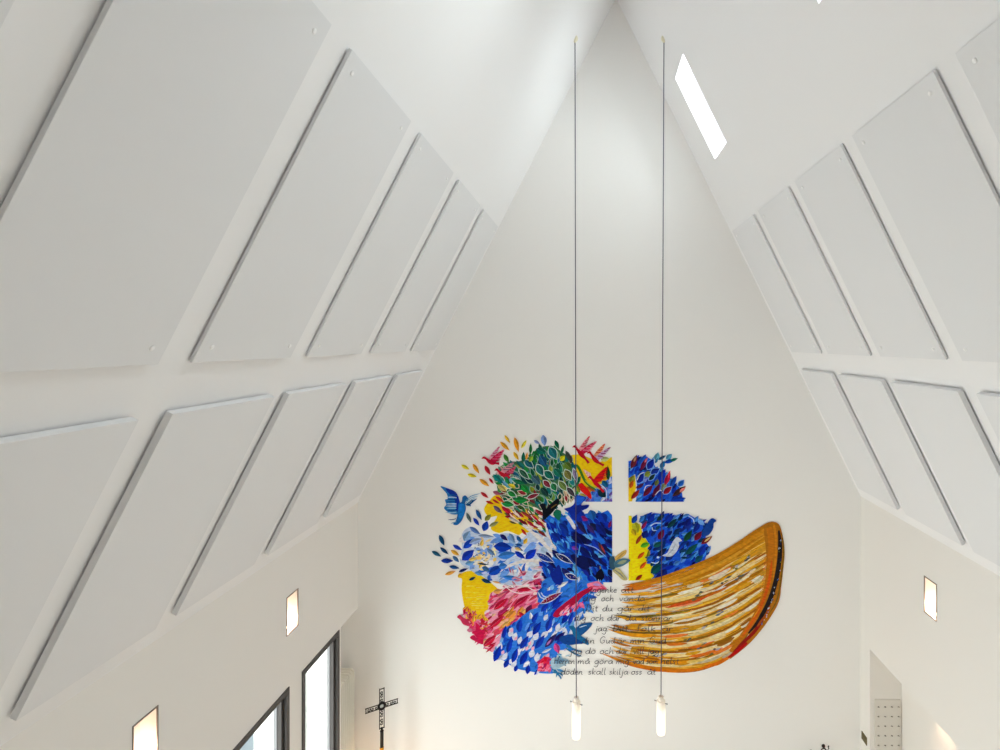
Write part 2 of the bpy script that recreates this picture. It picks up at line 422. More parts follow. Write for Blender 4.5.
bm = bmesh.new(); lathe(bm, [(0, .1), (.05, .1), (.07, .05), (.16, .02), (.17, 0), (0, 0)], 24); link('stand', bm, M['black_iron'], ct, smooth=True)

# ------------------------------------------------------------------ right alcove board, switch plate, iron scroll
bt = empty('peg_board', P(271.5, OPF, YF-20)); tag(bt, 'off-white board with rows of small pegs inside the right alcove opening', 'board')
x0, x1 = 0, (296.5-271.5)*U; z1 = (YF-20-345)*U
bm = bmesh.new(); box(bm, (x0, -.022, 0), (x1, -.0005, z1), .003); link('board', bm, M['board'], bt)
bm = bmesh.new(); tube(bm, [(0, -.02, 0), (0, -.045, .006)], .0065, 6); tube(bm, [(-.014, -.024, -.002), (.014, -.024, -.002)], .004, 6)
pg = link('peg', bm, M['peg'], bt)
for r in range(10):
    for c in range(4):
        q = pg if r == c == 0 else pg.copy()
        if q is not pg: C.objects.link(q)
        q.location = (.055+.106*c, 0, z1-.105-.152*r)
sp = empty('wall_plate', P(XR, .985, 394)); tag(sp, 'small bronze square plate on the narrow pier left of the right alcove', 'plate')
bm = bmesh.new(); box(bm, (-.012, -.085, 0), (0, .085, .125), .003); link('cover', bm, M['bronze'], sp)
bm = bmesh.new(); box(bm, (-.016, -.045, .03), (-.0115, .045, .095), .002); link('rocker', bm, M['bronze'], sp)
# iron scroll whose tip shows at the lower edge
s = .985; sc = empty('iron_scroll', P((824-593)*s, s, (754-342)*s)); tag(sc, 'black wrought-iron scroll with a curled tip on the end wall at the lower edge', 'scroll')
bm = bmesh.new(); pts = []
for k in range(26):
    a = (-.2+k/25*1.3)*math.pi; r = .03+.008*k/25
    pts.append(Vector((.0+r*math.cos(a)*1.2, 0, .055+r*math.sin(a))))
pts = pts[::-1]
pts2 = [Vector((.075, 0, .128)), Vector((.066, 0, .098)), Vector((.045, 0, .085))]
tube(bm, pts, .0075, 8)
tube(bm, [Vector((.078, 0, .135)), Vector((.07, 0, .115)), Vector((.075, 0, .09)), Vector((.06, 0, .06)), Vector((.03, 0, .01))], .0095, 8)
tube(bm, [Vector((-.04, 0, .05)), Vector((-.09, 0, .0)), Vector((-.16, 0, -.06)), Vector((-.26, 0, -.09)), Vector((-.36, 0, -.06))], .01, 8)
link('scroll', bm, M['black_iron'], sc, smooth=True)
for x, z in ((-.16, -.06), (.045, .035)):
    bm = bmesh.new(); tube(bm, [Vector((x, 0, z)), Vector((x, (1-s)*D-.012, z)), Vector((x, (1-s)*D-.0115, z)), Vector((x, (1-s)*D-.0003, z))], [.008, .008, .03, .03], 10)
    link('wall_pin', bm, M['black_iron'], sc)

# MURAL BEGIN
# ------------------------------------------------------------------ the mural, laid out on the end wall (coordinates in wall pixels)
MX, MY = 593.0, 342.0
mural = empty('wall_mural', P(0, 1, 560-342)); tag(mural, 'colourful mural of leaves, doves, a white cross and a wooden boat on the end wall', 'mural')
LAY = [0]
def jit(c, a=12):
    k = random.uniform(-a, a)
    return tuple(max(0, min(255, v+k+random.uniform(-a*.4, a*.4))) for v in c)
def clip(poly, rect):
    if not rect: return poly
    x0, x1, y0, y1 = rect
    for ax, lim, sg in ((0, x0, 1), (0, x1, -1), (1, y0, 1), (1, y1, -1)):
        out = []
        for i in range(len(poly)):
            p, q = poly[i], poly[(i+1) % len(poly)]
            a, b = (p[ax]-lim)*sg, (q[ax]-lim)*sg
            if a >= 0: out.append(p)
            if (a >= 0) != (b >= 0):
                t = a/(a-b); out.append((p[0]+(q[0]-p[0])*t, p[1]+(q[1]-p[1])*t))
        poly = out
        if len(poly) < 3: return []
    return poly
def spline(pts, n=5, closed=True):
    """round a hand-placed outline"""
    out = []; N = len(pts)
    for i in range(N if closed else N-1):
        g = lambda k: pts[k % N] if closed else pts[max(0, min(N-1, k))]
        p0, p1, p2, p3 = g(i-1), g(i), g(i+1), g(i+2)
        for k in range(n):
            t = k/n
            out.append(tuple(.5*((2*p1[d])+(-p0[d]+p2[d])*t+(2*p0[d]-5*p1[d]+4*p2[d]-p3[d])*t*t+(-p0[d]+3*p1[d]-3*p2[d]+p3[d])*t**3) for d in (0, 1)))
    if not closed: out.append(pts[-1])
    return out
class Paint:
    def __init__(self): self.v = []; self.f = []; self.c = []; self.r = None
    def poly(self, pts, col, rect=None, raw=False):
        pts = clip(list(pts), rect or self.r)
        if len(pts) < 3: return
        LAY[0] += 1; off = .0012+LAY[0]*3.5e-6
        b = len(self.v)
        for x, y in pts: self.v.append(((x-MX)*U, -off, -(y-560)*U))
        self.f.append(list(range(b, b+len(pts)))); self.c.append(col)
    def shape(self, pts, col, n=4, grow=0):
        if grow:
            ar = sum(a[0]*b[1]-b[0]*a[1] for a, b in zip(pts, pts[1:]+pts[:1])); sg = 1 if ar > 0 else -1; o = []
            for i in range(len(pts)):
                a, b = pts[i-1], pts[(i+1) % len(pts)]; dx, dy = b[0]-a[0], b[1]-a[1]; q = math.hypot(dx, dy) or 1
                o.append((pts[i][0]+sg*dy/q*grow, pts[i][1]-sg*dx/q*grow))
            pts = o
        self.poly(spline(pts, n), col)
    def leaf(self, x, y, L, W, a, col, outline=None, two=True, vein=None, rect=None):
        ca, sa = math.cos(a*DEG), -math.sin(a*DEG); N = 7
        def P2(u, v): return (x+u*ca-v*sa, y+u*sa+v*ca)
        def lens(L, W, lo, hi):
            top = [P2(L*(k/N-.5), hi*W/2*math.sin(math.pi*(k/N)**.85)) for k in range(N+1)]
            bot = [P2(L*(k/N-.5), lo*W/2*math.sin(math.pi*(k/N)**.85)) for k in range(N, -1, -1)]
            return top+bot[(1 if True else 0):-1]
        if outline: self.poly(lens(L+1.6, W+1.5, -1, 1), outline, rect)
        self.poly(lens(L, W, -1, 1), col, rect)
        if two: self.poly(lens(L*.94, W*.9, -1, -.05), tuple(v*.78 for v in col), rect)
        if vein: self.stroke([P2(-L*.45, 0), P2(L*.42, 0)], .45, vein, rect=rect)
    def stroke(self, pts, w, col, taper=(.5, .1), n=1, rect=None):
        if len(pts) > 2: pts = spline(pts, 5, False)
        l, r = [], []
        for i, p in enumerate(pts):
            a = pts[max(0, i-1)]; b = pts[min(len(pts)-1, i+1)]; dx, dy = b[0]-a[0], b[1]-a[1]; q = math.hypot(dx, dy) or 1
            t = i/(len(pts)-1); k = w/2*(min(1, taper[0]+t*4) if t < .5 else min(1, taper[1]+(1-t)*3))
            l.append((p[0]-dy/q*k, p[1]+dx/q*k)); r.append((p[0]+dy/q*k, p[1]-dx/q*k))
        self.poly(l+r[::-1], col, rect)
    def line(self, pts, w, col):
        for a, b in zip(pts, pts[1:]):
            dx, dy = b[0]-a[0], b[1]-a[1]; q = math.hypot(dx, dy)
            if q < 1e-5: continue
            ex, ey = dx/q*w*.3, dy/q*w*.3; nx, ny = -dy/q*w/2, dx/q*w/2
            self.poly([(a[0]-ex+nx, a[1]-ey+ny), (b[0]+ex+nx, b[1]+ey+ny), (b[0]+ex-nx, b[1]+ey-ny), (a[0]-ex-nx, a[1]-ey-ny)], col)
    def fill(self, region, n, L, W, ang, pal, two=True, outline=None, jita=12, rect=None, wob=14):
        xs = [p[0] for p in region]; ys = [p[1] for p in region]; k = 0; tries = 0
        while k < n and tries < n*60:
            tries += 1
            x, y = random.uniform(min(xs), max(xs)), random.uniform(min(ys), max(ys))
            if not inside(x, y, region): continue
            a = (ang(x, y) if callable(ang) else ang)+random.gauss(0, wob)
            o = outline if (outline and random.random() < .6) else None
            self.leaf(x, y, random.uniform(*L), random.uniform(*W), a, jit(random.choice(pal), jita), o, two and random.random() < .6, rect=rect); k += 1
    def build(self, name, label=None):
        me = bpy.data.meshes.new(name); me.from_pydata(self.v, [], self.f)
        ca = me.color_attributes.new('paint', 'FLOAT_COLOR', 'CORNER'); buf = []
        for f, c in zip(self.f, self.c):
            buf += [*lin(c), 1.0]*len(f)
        ca.data.foreach_set('color', buf); me.materials.append(M['paint'])
        o = bpy.data.objects.new(name, me); C.objects.link(o); o.parent = mural
        if label: o['label'] = label
        return o
def inside(x, y, poly):
    r = False; j = len(poly)-1
    for i in range(len(poly)):
        xi, yi = poly[i]; xj, yj = poly[j]
        if (yi > y) != (yj > y) and x < (xj-xi)*(y-yi)/(yj-yi)+xi: r = not r
        j = i
    return r
def Z(ox, oy, sc, *p):
    """coordinates read off an enlarged detail"""
    return [(ox+x/sc, oy+y/sc) for x, y in p]
NAVY, ROYAL, BLUE, SKY_, PALE = (12, 20, 92), (10, 50, 185), (25, 90, 215), (80, 165, 240), (190, 210, 240)
CRIM, PINK, ROSE, ORNG, YEL = (195, 20, 60), (230, 95, 145), (244, 175, 200), (245, 150, 50), (252, 205, 15)
GRN, DGRN, TEAL, MAR, OLV = (22, 130, 60), (12, 85, 60), (20, 115, 120), (125, 30, 42), (150, 165, 55)
WHT = (236, 236, 238)
radial = lambda x, y: math.degrees(math.atan2(-(y-535), x-572))
LQ = (400, 612, 400, 700)

# washes under the leaves
p = Paint()
p.shape([(484, 509), (490, 500), (496, 495), (506, 497), (514, 505), (522, 510), (532, 518), (533, 532), (522, 536), (508, 531), (499, 533), (491, 529), (494, 522), (497, 516), (489, 517)], YEL)
p.build('painted_yellow_wash', 'yellow patch under the red leaves')
p = Paint()
p.shape([(458, 577), (464, 572), (475, 571), (482, 576), (490, 582), (498, 589), (500, 594), (491, 598), (489, 606), (488, 614), (480, 622), (470, 622), (466, 612), (463, 600), (461.5, 588), (462, 579)], YEL)
for k in range(40):
    y = random.uniform(585, 612); x = random.uniform(463, 478); p.stroke([(x, y), (x+random.uniform(6, 14), y+random.uniform(-.8, .8))], random.uniform(.5, 1.2), jit(random.choice([(255, 230, 60), (250, 190, 10), (255, 240, 130)]), 8))
p.build('painted_yellow_wash', 'yellow patch at the far left edge')
p = Paint()
p.poly([(571, 455), (580, 454), (600, 462), (612, 457), (612, 492), (604, 494), (588, 494), (578, 480), (573, 468)], YEL)
p.build('painted_yellow_wash', 'yellow patch behind the red doves')
p = Paint()
p.poly([(628.6, 515.5), (631.5, 515.5), (633, 523), (640, 524), (643, 535), (650, 545), (650, 553), (651, 562), (656, 570), (655, 580.3), (628.6, 580.6)], (252, 225, 10))
p.build('painted_yellow_wash', 'yellow strip of the lower right quarter')
p = Paint()
p.poly([(628.4, 477), (635, 475), (636, 488), (632, 501.5), (628.4, 501.5)], (250, 205, 20))
p.build('painted_yellow_wash', 'yellow strip of the upper right quarter')

# pale blue leaves on the left
p = Paint(); p.r = LQ
wash = [(462, 534), (470, 527), (480, 533), (492, 536), (505, 533), (520, 535), (532, 531), (545, 530), (556, 545), (560, 560), (556, 575), (545, 586), (530, 588), (512, 586), (496, 583), (484, 577), (470, 570), (460, 562), (462, 548)]
p.shape(wash, (196, 212, 240))
p.fill(wash, 110, (7, 17), (3, 7), lambda x, y: radial(x, y)+10, [(150, 185, 235), (180, 203, 240), (235, 236, 240), (100, 155, 235), (195, 210, 245), (50, 110, 215), (222, 228, 244), (120, 165, 235)], two=False, wob=35)
cream = [(478, 540), (490, 536), (497, 548), (495, 560), (488, 572), (478, 568), (470, 560), (475, 550)]
p.fill(cream, 26, (3, 8), (2, 4), 0, [(250, 222, 160), (248, 228, 185), (246, 205, 110), (235, 232, 225)], two=False, wob=60)
for k in range(26):
    x, y = random.uniform(473, 494), random.uniform(540, 569); a = random.choice([0, 90, 40]); p.leaf(x, y, random.uniform(1.5, 4), .8, a, random.choice([(40, 60, 110), (70, 90, 140), (30, 80, 120)]), two=False)
# white branch strokes
for pts, w_ in (([(515, 519), (530, 530), (545, 545), (553, 552)], 3.2), ([(540, 521), (548, 532), (556, 549)], 4), ([(525, 527), (536, 533), (546, 544)], 2.2), ([(500, 570), (520, 562), (545, 560)], 3), ([(520, 555), (536, 562), (556, 572)], 2.4)):
    p.stroke(pts, w_, (228, 224, 226), (.2, .6))
Ls = [(485.5, 526, 11, 7, 70, (20, 70, 195)), (488, 517.5, 9, 5, 45, (150, 150, 60)), (494, 524, 11, 4, 25, (165, 165, 110)), (475, 530.5, 13, 4.5, -35, (85, 125, 200)), (467, 536, 12, 8, 60, (140, 180, 230)),
      (457.5, 547.5, 11, 4, -30, (20, 60, 190)), (469, 543.5, 15, 7, 40, (20, 75, 215)), (476, 541, 14, 6, 20, (160, 185, 235)), (468, 555, 16, 9, 40, (20, 60, 200)), (486, 536, 16, 3.5, -5, (140, 162, 205)),
      (504, 537.5, 10, 4.5, -38, (30, 30, 110)), (512, 538, 11, 5, -60, (110, 150, 205)), (519, 539, 8, 4, -55, (30, 90, 165)), (503, 547, 19, 10, -5, (10, 60, 190)), (507, 555, 19, 8, 10, (60, 135, 230)),
      (520, 555, 13, 5, -35, (15, 55, 195)), (491, 552, 11, 4.5, -40, (100, 140, 195)), (456, 559, 9, 4, -45, (70, 120, 180)), (496, 570, 17, 9, 30, (15, 72, 195)), (503, 566, 9, 7, 10, (60, 130, 225)), (512, 578, 20, 5, -8, (50, 130, 230)),
      (479, 573.5, 9, 4, -20, (90, 150, 210)), (531, 554, 15, 8, 42, (15, 55, 210)), (470, 563, 10, 5, 10, (110, 170, 230)), (486, 569, 9, 5, -30, (60, 110, 170)), (519, 548.5, 10, 3, -30, (50, 100, 170)), (525.5, 541, 7, 4, 60, (240, 190, 60)), (518, 549, 7, 3, -20, (235, 200, 120)), (519, 545, 8, 3, -10, (25, 80, 160)),
      (482, 543, 7, 4, 70, (245, 200, 90)), (473, 559, 9, 4, 15, (245, 210, 120)), (481, 565, 8, 3.4, 60, (245, 205, 100)), (483, 564, 11, 2, -8, (30, 60, 90)), (535, 531, 9, 2.6, -35, (40, 90, 170))]
for l in Ls: p.leaf(*l, vein=None)
p.build('painted_pale_leaves', 'pale and royal blue leaves with cream gaps')

# green crown
p = Paint(); p.r = (400, 612, 400, 515)
R1 = [(497, 470), (508, 462), (520, 461), (532, 455), (538, 448), (552, 446), (562, 452), (570, 458), (575, 466), (579, 480), (578, 494), (566, 502), (548, 508), (530, 512), (515, 510), (506, 503), (499, 494), (496, 480)]
p.shape(R1, (60, 110, 75))
gp = [DGRN, GRN, TEAL, (25, 100, 140), (18, 60, 70), (30, 120, 90), DGRN, TEAL, (40, 140, 60), (110, 150, 60), (20, 70, 60), OLV, (130, 60, 60)]
p.fill(R1, 150, (6, 12), (2.5, 5), radial, gp, outline=None)
p.fill(R1, 150, (7, 12), (3, 4.8), radial, gp, outline=(130, 175, 160))
p.fill([(500, 488), (515, 484), (530, 492), (548, 496), (575, 488), (577, 500), (550, 510), (520, 512), (505, 503)], 40, (6, 11), (2.5, 4), radial, [MAR, GRN, (20, 120, 50), (150, 35, 50), (60, 90, 40), (215, 190, 160), DGRN], outline=(220, 210, 190))
p.fill([(497, 470), (508, 464), (520, 468), (520, 485), (505, 490), (497, 484)], 16, (7, 11), (2.6, 4.2), radial, [(60, 160, 140), (240, 220, 60), TEAL, GRN, (120, 180, 220), (235, 180, 190)], outline=(230, 232, 225))
for l in [(521, 500, 14, 7, 0, (20, 140, 60)), (508, 504, 13, 6, -10, (20, 140, 60)), (541, 451, 11, 7, -25, (15, 110, 95)), (553, 453, 14, 8, -60, (25, 115, 125)), (543, 461, 13, 8, -60, (30, 90, 140)), (529, 464, 12, 6, -40, (25, 100, 120)),
          (540, 470, 13, 7, -60, (30, 110, 110)), (524, 474, 14, 5, -45, (40, 90, 70)), (558, 473, 13, 7, -45, (20, 110, 90)), (568, 466, 10, 7, -45, (90, 120, 40)), (568, 475, 12, 7, -60, (120, 120, 60)), (536, 480, 13, 7, -45, (60, 100, 120)), (549, 475, 12, 7, -40, (15, 105, 90)),
          (563, 486, 13, 6, -50, (110, 140, 70)), (571, 492, 13, 5, -50, (70, 60, 70)), (575, 475, 14, 3.5, -75, (140, 120, 160)), (525, 489, 11, 6, -50, (25, 150, 60)), (519, 482, 12, 5, -15, (15, 110, 70)), (545, 492, 12, 6, -50, (20, 60, 60)), (533, 496, 13, 4, 20, (135, 35, 55)), (554, 487, 9, 6, -60, (30, 120, 70)), (512, 494, 10, 5, -30, (25, 140, 55)), (547, 484, 10, 5, -45, (140, 40, 60))]:
    p.leaf(*l, outline=(205, 222, 218) if random.random() < .6 else None, vein=tuple(min(255, v+60) for v in l[5]))
p.build('painted_green_leaves', 'green and teal leaves of the crown, outlined in white')

# red streaks between green and blue
p = Paint()
R2 = [(508, 508), (520, 512), (535, 510), (548, 508), (545, 516), (547, 530), (540, 536), (530, 528), (518, 524), (508, 516)]
p.fill(R2, 60, (6, 13), (1.6, 3.4), lambda x, y: -38, [CRIM, MAR, GRN, (235, 190, 60), (240, 215, 205), (90, 110, 50), (170, 40, 60), (245, 235, 225)], wob=12)
for l in [(506, 510, 12, 4, -40, (210, 30, 55)), (498, 509.5, 12, 4.5, -40, (110, 90, 120)), (509, 517, 9, 2.6, -10, (180, 30, 50)), (500, 499.5, 11, 3.4, -35, (225, 60, 40)), (496, 501.5, 9, 2.4, -30, (200, 50, 40)), (490, 502.5, 9, 2.8, -20, (205, 50, 40)), (497, 493, 9, 4, -20, (175, 90, 120)), (502, 488, 11, 5, -35, (200, 190, 110)), (524, 532, 9, 2.8, -50, (205, 45, 35)), (531, 524, 11, 3, -38, (190, 30, 60)), (514, 520, 12, 3.5, -25, (215, 205, 190)), (527, 515, 14, 3.2, -30, (170, 60, 60)), (513, 522.5, 8, 2, -20, (90, 80, 50)), (541, 524, 12, 3, -45, (190, 30, 70))]:
    p.leaf(*l)
p.build('painted_red_leaves', 'red and maroon leaves over the yellow patch')

# deep blue field
p = Paint(); p.r = (400, 612.2, 480, 582.2)
R3 = [(547, 515), (556, 518), (566, 514), (574, 508), (580, 514), (590, 513), (597, 515), (612, 515), (612, 582), (600, 583), (590, 585), (572, 592), (560, 598), (548, 596), (543, 586), (546, 575), (541, 567), (546, 560), (556, 556), (556, 546), (549, 534)]
p.shape(R3, (28, 105, 225), 3)
b3 = [ROYAL, NAVY, BLUE, (15, 70, 205), (50, 140, 235), (10, 35, 150), (20, 30, 110), (90, 175, 245), ROYAL, (30, 110, 225)]
p.fill(R3, 210, (7, 16), (2.5, 6), lambda x, y: -48+(x-580)*.15, b3, wob=16, jita=14)
p.fill([(552, 520), (566, 518), (572, 540), (570, 556), (560, 556), (552, 545)], 22, (6, 12), (3, 5), -60, [SKY_, (60, 150, 235), ROYAL, (20, 60, 170)], wob=20)
p.fill([(575, 520), (612, 520), (612, 582), (585, 580), (570, 560)], 60, (7, 14), (3, 6), -52, [NAVY, ROYAL, (15, 40, 150), (10, 20, 70), ROYAL], wob=14)
for l in [(582, 528, 18, 5, -52, (40, 35, 90)), (577, 540, 15, 5, -35, (10, 20, 90)), (591, 529, 12, 5, -50, (60, 40, 120)), (602, 549, 15, 4, -60, (70, 50, 60)), (603, 549, 10, 1.6, -62, (200, 60, 60)), (584, 518.5, 9, 5, -20, (150, 30, 120)), (592, 515, 11, 9, -70, (30, 100, 190)), (603, 518, 12, 10, -60, (15, 55, 185)), (601, 530, 16, 7, -50, (10, 35, 140)), (610, 524, 8, 3, 70, (130, 30, 90)), (585, 552, 18, 7, -40, (8, 25, 110)), (590, 562, 18, 7, -35, (10, 20, 90)), (564, 528, 14, 7, -45, (12, 50, 160)), (556, 537, 13, 6, -40, (10, 45, 160)), (572, 553, 13, 4, -40, (20, 80, 190)), (575, 548, 7, 4, -20, (130, 60, 180)), (562, 548, 14, 4, -40, (20, 90, 205))]:
    p.leaf(*l, rect=(540, 612.2, 508, 582.2))
p.stroke([(567, 516), (572, 523), (575, 529)], 3.6, (225, 228, 240), (.8, .3)); p.stroke([(557, 508), (562, 513), (568, 515)], 1.2, WHT)
p.stroke([(584, 544), (596, 548), (606, 557)], .9, (150, 180, 240)); p.stroke([(580, 545), (578, 556), (576, 562)], 1, SKY_)
# yellow-olive lines in the dark corner
p.stroke([(600, 566), (601, 574), (599, 577)], .9, (190, 170, 60)); p.stroke([(585, 563), (591, 568)], 1.1, (235, 110, 110))
p.leaf(600, 575, 14, 9, 80, (10, 12, 40)); p.leaf(585, 561, 18, 7, -40, (8, 12, 60))
p.build('painted_deep_blue_leaves', 'deep blue leaves beside the white cross')

# blue and dark strip left of the cross, above its arm
p = Paint(); p.r = (560, 612.2, 440, 501.6)
top = [(577, 494), (588, 494), (604, 482), (612, 476), (612, 501.6), (586, 501.6), (577, 500)]
p.poly(top, (70, 130, 225))
p.fill(top, 40, (4, 9), (1.5, 4), lambda x, y: 60, [(120, 160, 235), (60, 110, 215), (190, 200, 240), (120, 90, 190), (40, 80, 200), (210, 215, 245)], wob=30)
for l in [(608, 473, 15, 4.4, 92, (25, 75, 45)), (605, 484, 9, 6, -50, (20, 100, 150)), (602, 493.5, 11, 7.5, -45, (10, 50, 60)), (598, 485, 9, 3, -30, (110, 60, 40)), (591, 489, 10, 3.4, -30, (200, 90, 30)), (578, 489, 9, 4, -60, (140, 150, 50)), (583, 495, 8, 3, -20, (200, 190, 80)), (605, 459, 9, 5, 10, (205, 215, 130))]:
    p.leaf(*l, outline=None)
p.stroke([(600, 484), (606, 490), (606.5, 501)], .9, (215, 225, 250)); p.stroke([(576.5, 464.5), (580, 470), (584, 479), (588, 484), (596, 490)], 2.6, (60, 125, 35), (.5, .4))
p.stroke([(585, 480), (592, 486), (604, 490)], 1, (200, 200, 60))
p.build('painted_flower_bed', 'small blue and violet strokes under the red doves')

# pink and crimson zone
p = Paint(); p.r = LQ
R5 = [(490, 594), (500, 589), (515, 587), (528, 582), (540, 578), (549, 584), (552, 594), (546, 603), (534, 610), (524, 618), (515, 628), (505, 633), (500, 643), (492, 652), (480, 641), (472, 632), (465, 618), (463, 608), (472, 618), (484, 618), (489, 605)]
p.shape(R5, (238, 150, 180), 3)
p.fill(R5, 150, (6, 15), (1.8, 4.6), 38, [CRIM, PINK, ROSE, (215, 50, 100), (246, 190, 150), (240, 120, 130), (248, 215, 225), (220, 60, 90), (225, 80, 130)], wob=12)
p.fill([(463, 604), (475, 612), (488, 616), (486, 632), (474, 632), (466, 618)], 40, (4, 10), (1.4, 3.2), 80, [CRIM, (220, 60, 70), (235, 120, 60), PINK, (250, 190, 60)], wob=40)
p.fill([(508, 612), (520, 606), (524, 612), (512, 622), (500, 628), (494, 622)], 18, (6, 12), (2, 5), 42, [ORNG, (248, 175, 90), (245, 140, 80)], wob=10)
p.fill([(538, 578), (552, 584), (560, 598), (552, 604), (540, 596), (530, 585)], 26, (5, 12), (2, 4), -35, [(150, 30, 90), CRIM, (200, 80, 150), (90, 50, 150), PINK], wob=15)
p.fill([(500, 585), (520, 570), (545, 565), (548, 576), (530, 586), (510, 590)], 24, (5, 13), (1.6, 3.4), 10, [(235, 190, 210), (240, 230, 236), (225, 150, 180), (200, 60, 110), (236, 220, 230)], wob=20)
for l in [(501, 603.5, 19, 6, 40, (205, 15, 55)), (522, 600, 20, 5.5, 36, (185, 10, 60)), (504, 610.5, 15, 3, 38, (200, 40, 110)), (497, 621.5, 20, 6, 40, (205, 20, 60)), (490, 640.5, 17, 6.5, 40, (205, 20, 60)), (526, 589, 19, 4.4, 4, (200, 20, 55)), (508, 589, 14, 3, 8, (215, 50, 90)), (523, 616.5, 13, 5, -52, (200, 20, 50)), (529, 609, 11, 6, 60, (110, 15, 70)), (512, 614, 12, 6, 45, (247, 155, 60)), (498, 591, 10, 5, 10, (245, 170, 90)), (521, 571, 12, 1.3, -60, (190, 50, 90)), (510, 570, 8, 1.2, -70, (210, 80, 110)), (513, 571, 7, 1, -80, (220, 130, 150))]:
    p.leaf(*l, vein=(240, 110, 140) if l[5][0] > 180 and l[3] > 5 else None)
for pts in ([(500, 592), (508, 586), (518, 585), (530, 586), (545, 585)], [(503, 584), (512, 591), (522, 593), (536, 591)], [(516, 589), (524, 585), (534, 590), (542, 588)]): p.stroke(pts, .9, (245, 225, 232))
p.build('painted_crimson_leaves', 'crimson, pink and orange leaves on the lower left')

# lower blue zone with white gaps
p = Paint(); p.r = (400, 612.2, 480, 690)
R7 = [(541, 585), (549, 577), (560, 579), (575, 578), (590, 581), (603, 582), (600, 588), (590, 598), (590, 608), (583, 612), (584, 618), (577, 622), (574, 634), (568, 642), (574, 650), (560, 650), (556, 660), (556, 672), (542, 673), (530, 671), (516, 668), (503, 660), (493, 653), (500, 642), (503, 630), (515, 622), (530, 610), (545, 604)]
p.shape(R7, (45, 120, 225), 3)
p.fill(R7, 170, (5, 13), (2, 4.4), 62, [(60, 140, 230), (20, 80, 205), (120, 175, 240), (210, 218, 244), (30, 100, 215), (225, 225, 242), (15, 60, 190), (90, 150, 235)], wob=22)
p.fill([(541, 585), (560, 598), (590, 584), (601, 584), (590, 600), (575, 612), (560, 622), (545, 618), (540, 600)], 70, (8, 16), (3, 6), 40, [ROYAL, (20, 80, 215), (30, 110, 230), (15, 55, 190), (45, 130, 235)], wob=18)
for x, y, a in [(515, 636, 70), (500, 646, 75), (511, 633, 60), (530, 634, 50), (546, 617, 60), (520, 640, 70), (518, 652, 70), (536, 636, 60), (505, 656, 60), (514, 663, 60), (532, 653, 70), (558, 627, 70), (545, 634, 40), (537, 657, 80), (572, 632, 80), (568, 612, 75), (555, 662, 80), (565, 632, 80)]:
    p.leaf(x, y, random.uniform(7, 10), random.uniform(4, 6), a, jit((216, 220, 242), 6), two=False)
for x, y in [(516, 638), (530, 643), (503, 652), (512, 630), (533, 648), (548, 655), (527, 648)]: p.leaf(x, y, 5, 3, 60, jit((238, 175, 200), 8), two=False)
for l in [(504.5, 631.5, 14, 4.4, 76), (509.5, 645, 16, 5.6, 74), (497.5, 653, 18, 6.8, 68), (519.5, 625, 13, 6.5, 80), (524.5, 642, 16, 6.2, 58), (537, 628, 16, 6.2, 58), (515, 655, 16, 5.8, 70), (524, 657.5, 16, 6.6, 62), (540, 641.5, 17, 6.2, 56), (549, 624, 15, 6.5, 72), (506.5, 663, 10, 5, 65), (528, 669, 10, 5, 82), (535, 617, 12, 5, 60), (562, 640, 14, 6, 30), (516, 668, 7, 4, 70), (545, 607, 12, 5, 50), (571, 618, 15, 4.4, 72), (560, 611, 10, 4, 60)]:
    p.leaf(*l, jit((14, 55, 195), 10))
p.leaf(551, 640, 19, 5.5, 50, (45, 35, 110)); p.leaf(549, 642, 8, 2, 50, (190, 120, 190), two=False); p.leaf(557, 648, 11, 6, -70, (215, 70, 150)); p.leaf(560, 636, 14, 5, 40, (25, 25, 120))
p.poly([(538, 661), (545, 656), (550, 657), (549, 671), (538, 671)], (222, 35, 75)); p.fill([(538, 659), (550, 657), (550, 671), (538, 671)], 14, (4, 8), (1.5, 3), 60, [(240, 100, 140), (215, 15, 50), (170, 20, 90), (245, 130, 160)], two=False, wob=40)
p.fill([(556, 652), (570, 655), (562, 672), (553, 670)], 12, (4, 9), (1.3, 2.6), -30, [(150, 200, 225), (60, 130, 180), (190, 215, 230)], two=False, wob=30)
for pts in ([(566, 645), (574, 649), (583, 652)], [(566, 648), (574, 653), (582, 656)], [(553, 672), (560, 673), (563, 676)], [(554, 670), (560, 676), (561, 679)], [(552, 668), (557, 672), (556, 677)]): p.stroke(pts, 1.6, (40, 120, 170))
# pale corner
p.stroke([(576, 628), (578, 618), (583, 611)], 3.4, (205, 215, 240)); p.leaf(575, 636, 9, 7, 80, (244, 232, 228), two=False)
p.build('painted_checkered_leaves', 'royal blue leaves with white and pink gaps at the bottom')

# magenta arm
p = Paint()
p.shape([(587, 584), (592, 582), (598, 581), (602, 584), (607, 589), (600, 590), (596, 592), (590, 590)], (240, 130, 165), 3)
p.shape(Z(540, 580, 10, (130, 350), (160, 300), (230, 240), (310, 180), (400, 115), (470, 80), (520, 60), (520, 100), (440, 150), (380, 210), (330, 250), (260, 290), (190, 365), (150, 368)), (175, 15, 60), 3)
p.fill(Z(540, 580, 10, (170, 350), (260, 270), (340, 240), (400, 180), (420, 250), (340, 300), (260, 360)), 18, (4, 10), (1.5, 3), 48, [(235, 70, 120), (245, 130, 165), (200, 30, 80), (240, 170, 200)], two=False)
for pts in ([(596, 590), (600, 588), (605, 589)], [(589, 589), (594, 586), (600, 587)], [(598, 584), (604, 588), (606, 590)]): p.stroke(pts, 1.1, (225, 60, 100))
p.leaf(597, 584.5, 9, 3, -10, (200, 150, 220), two=False); p.shape(Z(540, 580, 10, (430, 190), (480, 140), (520, 150), (455, 195)), (20, 110, 220), 3)
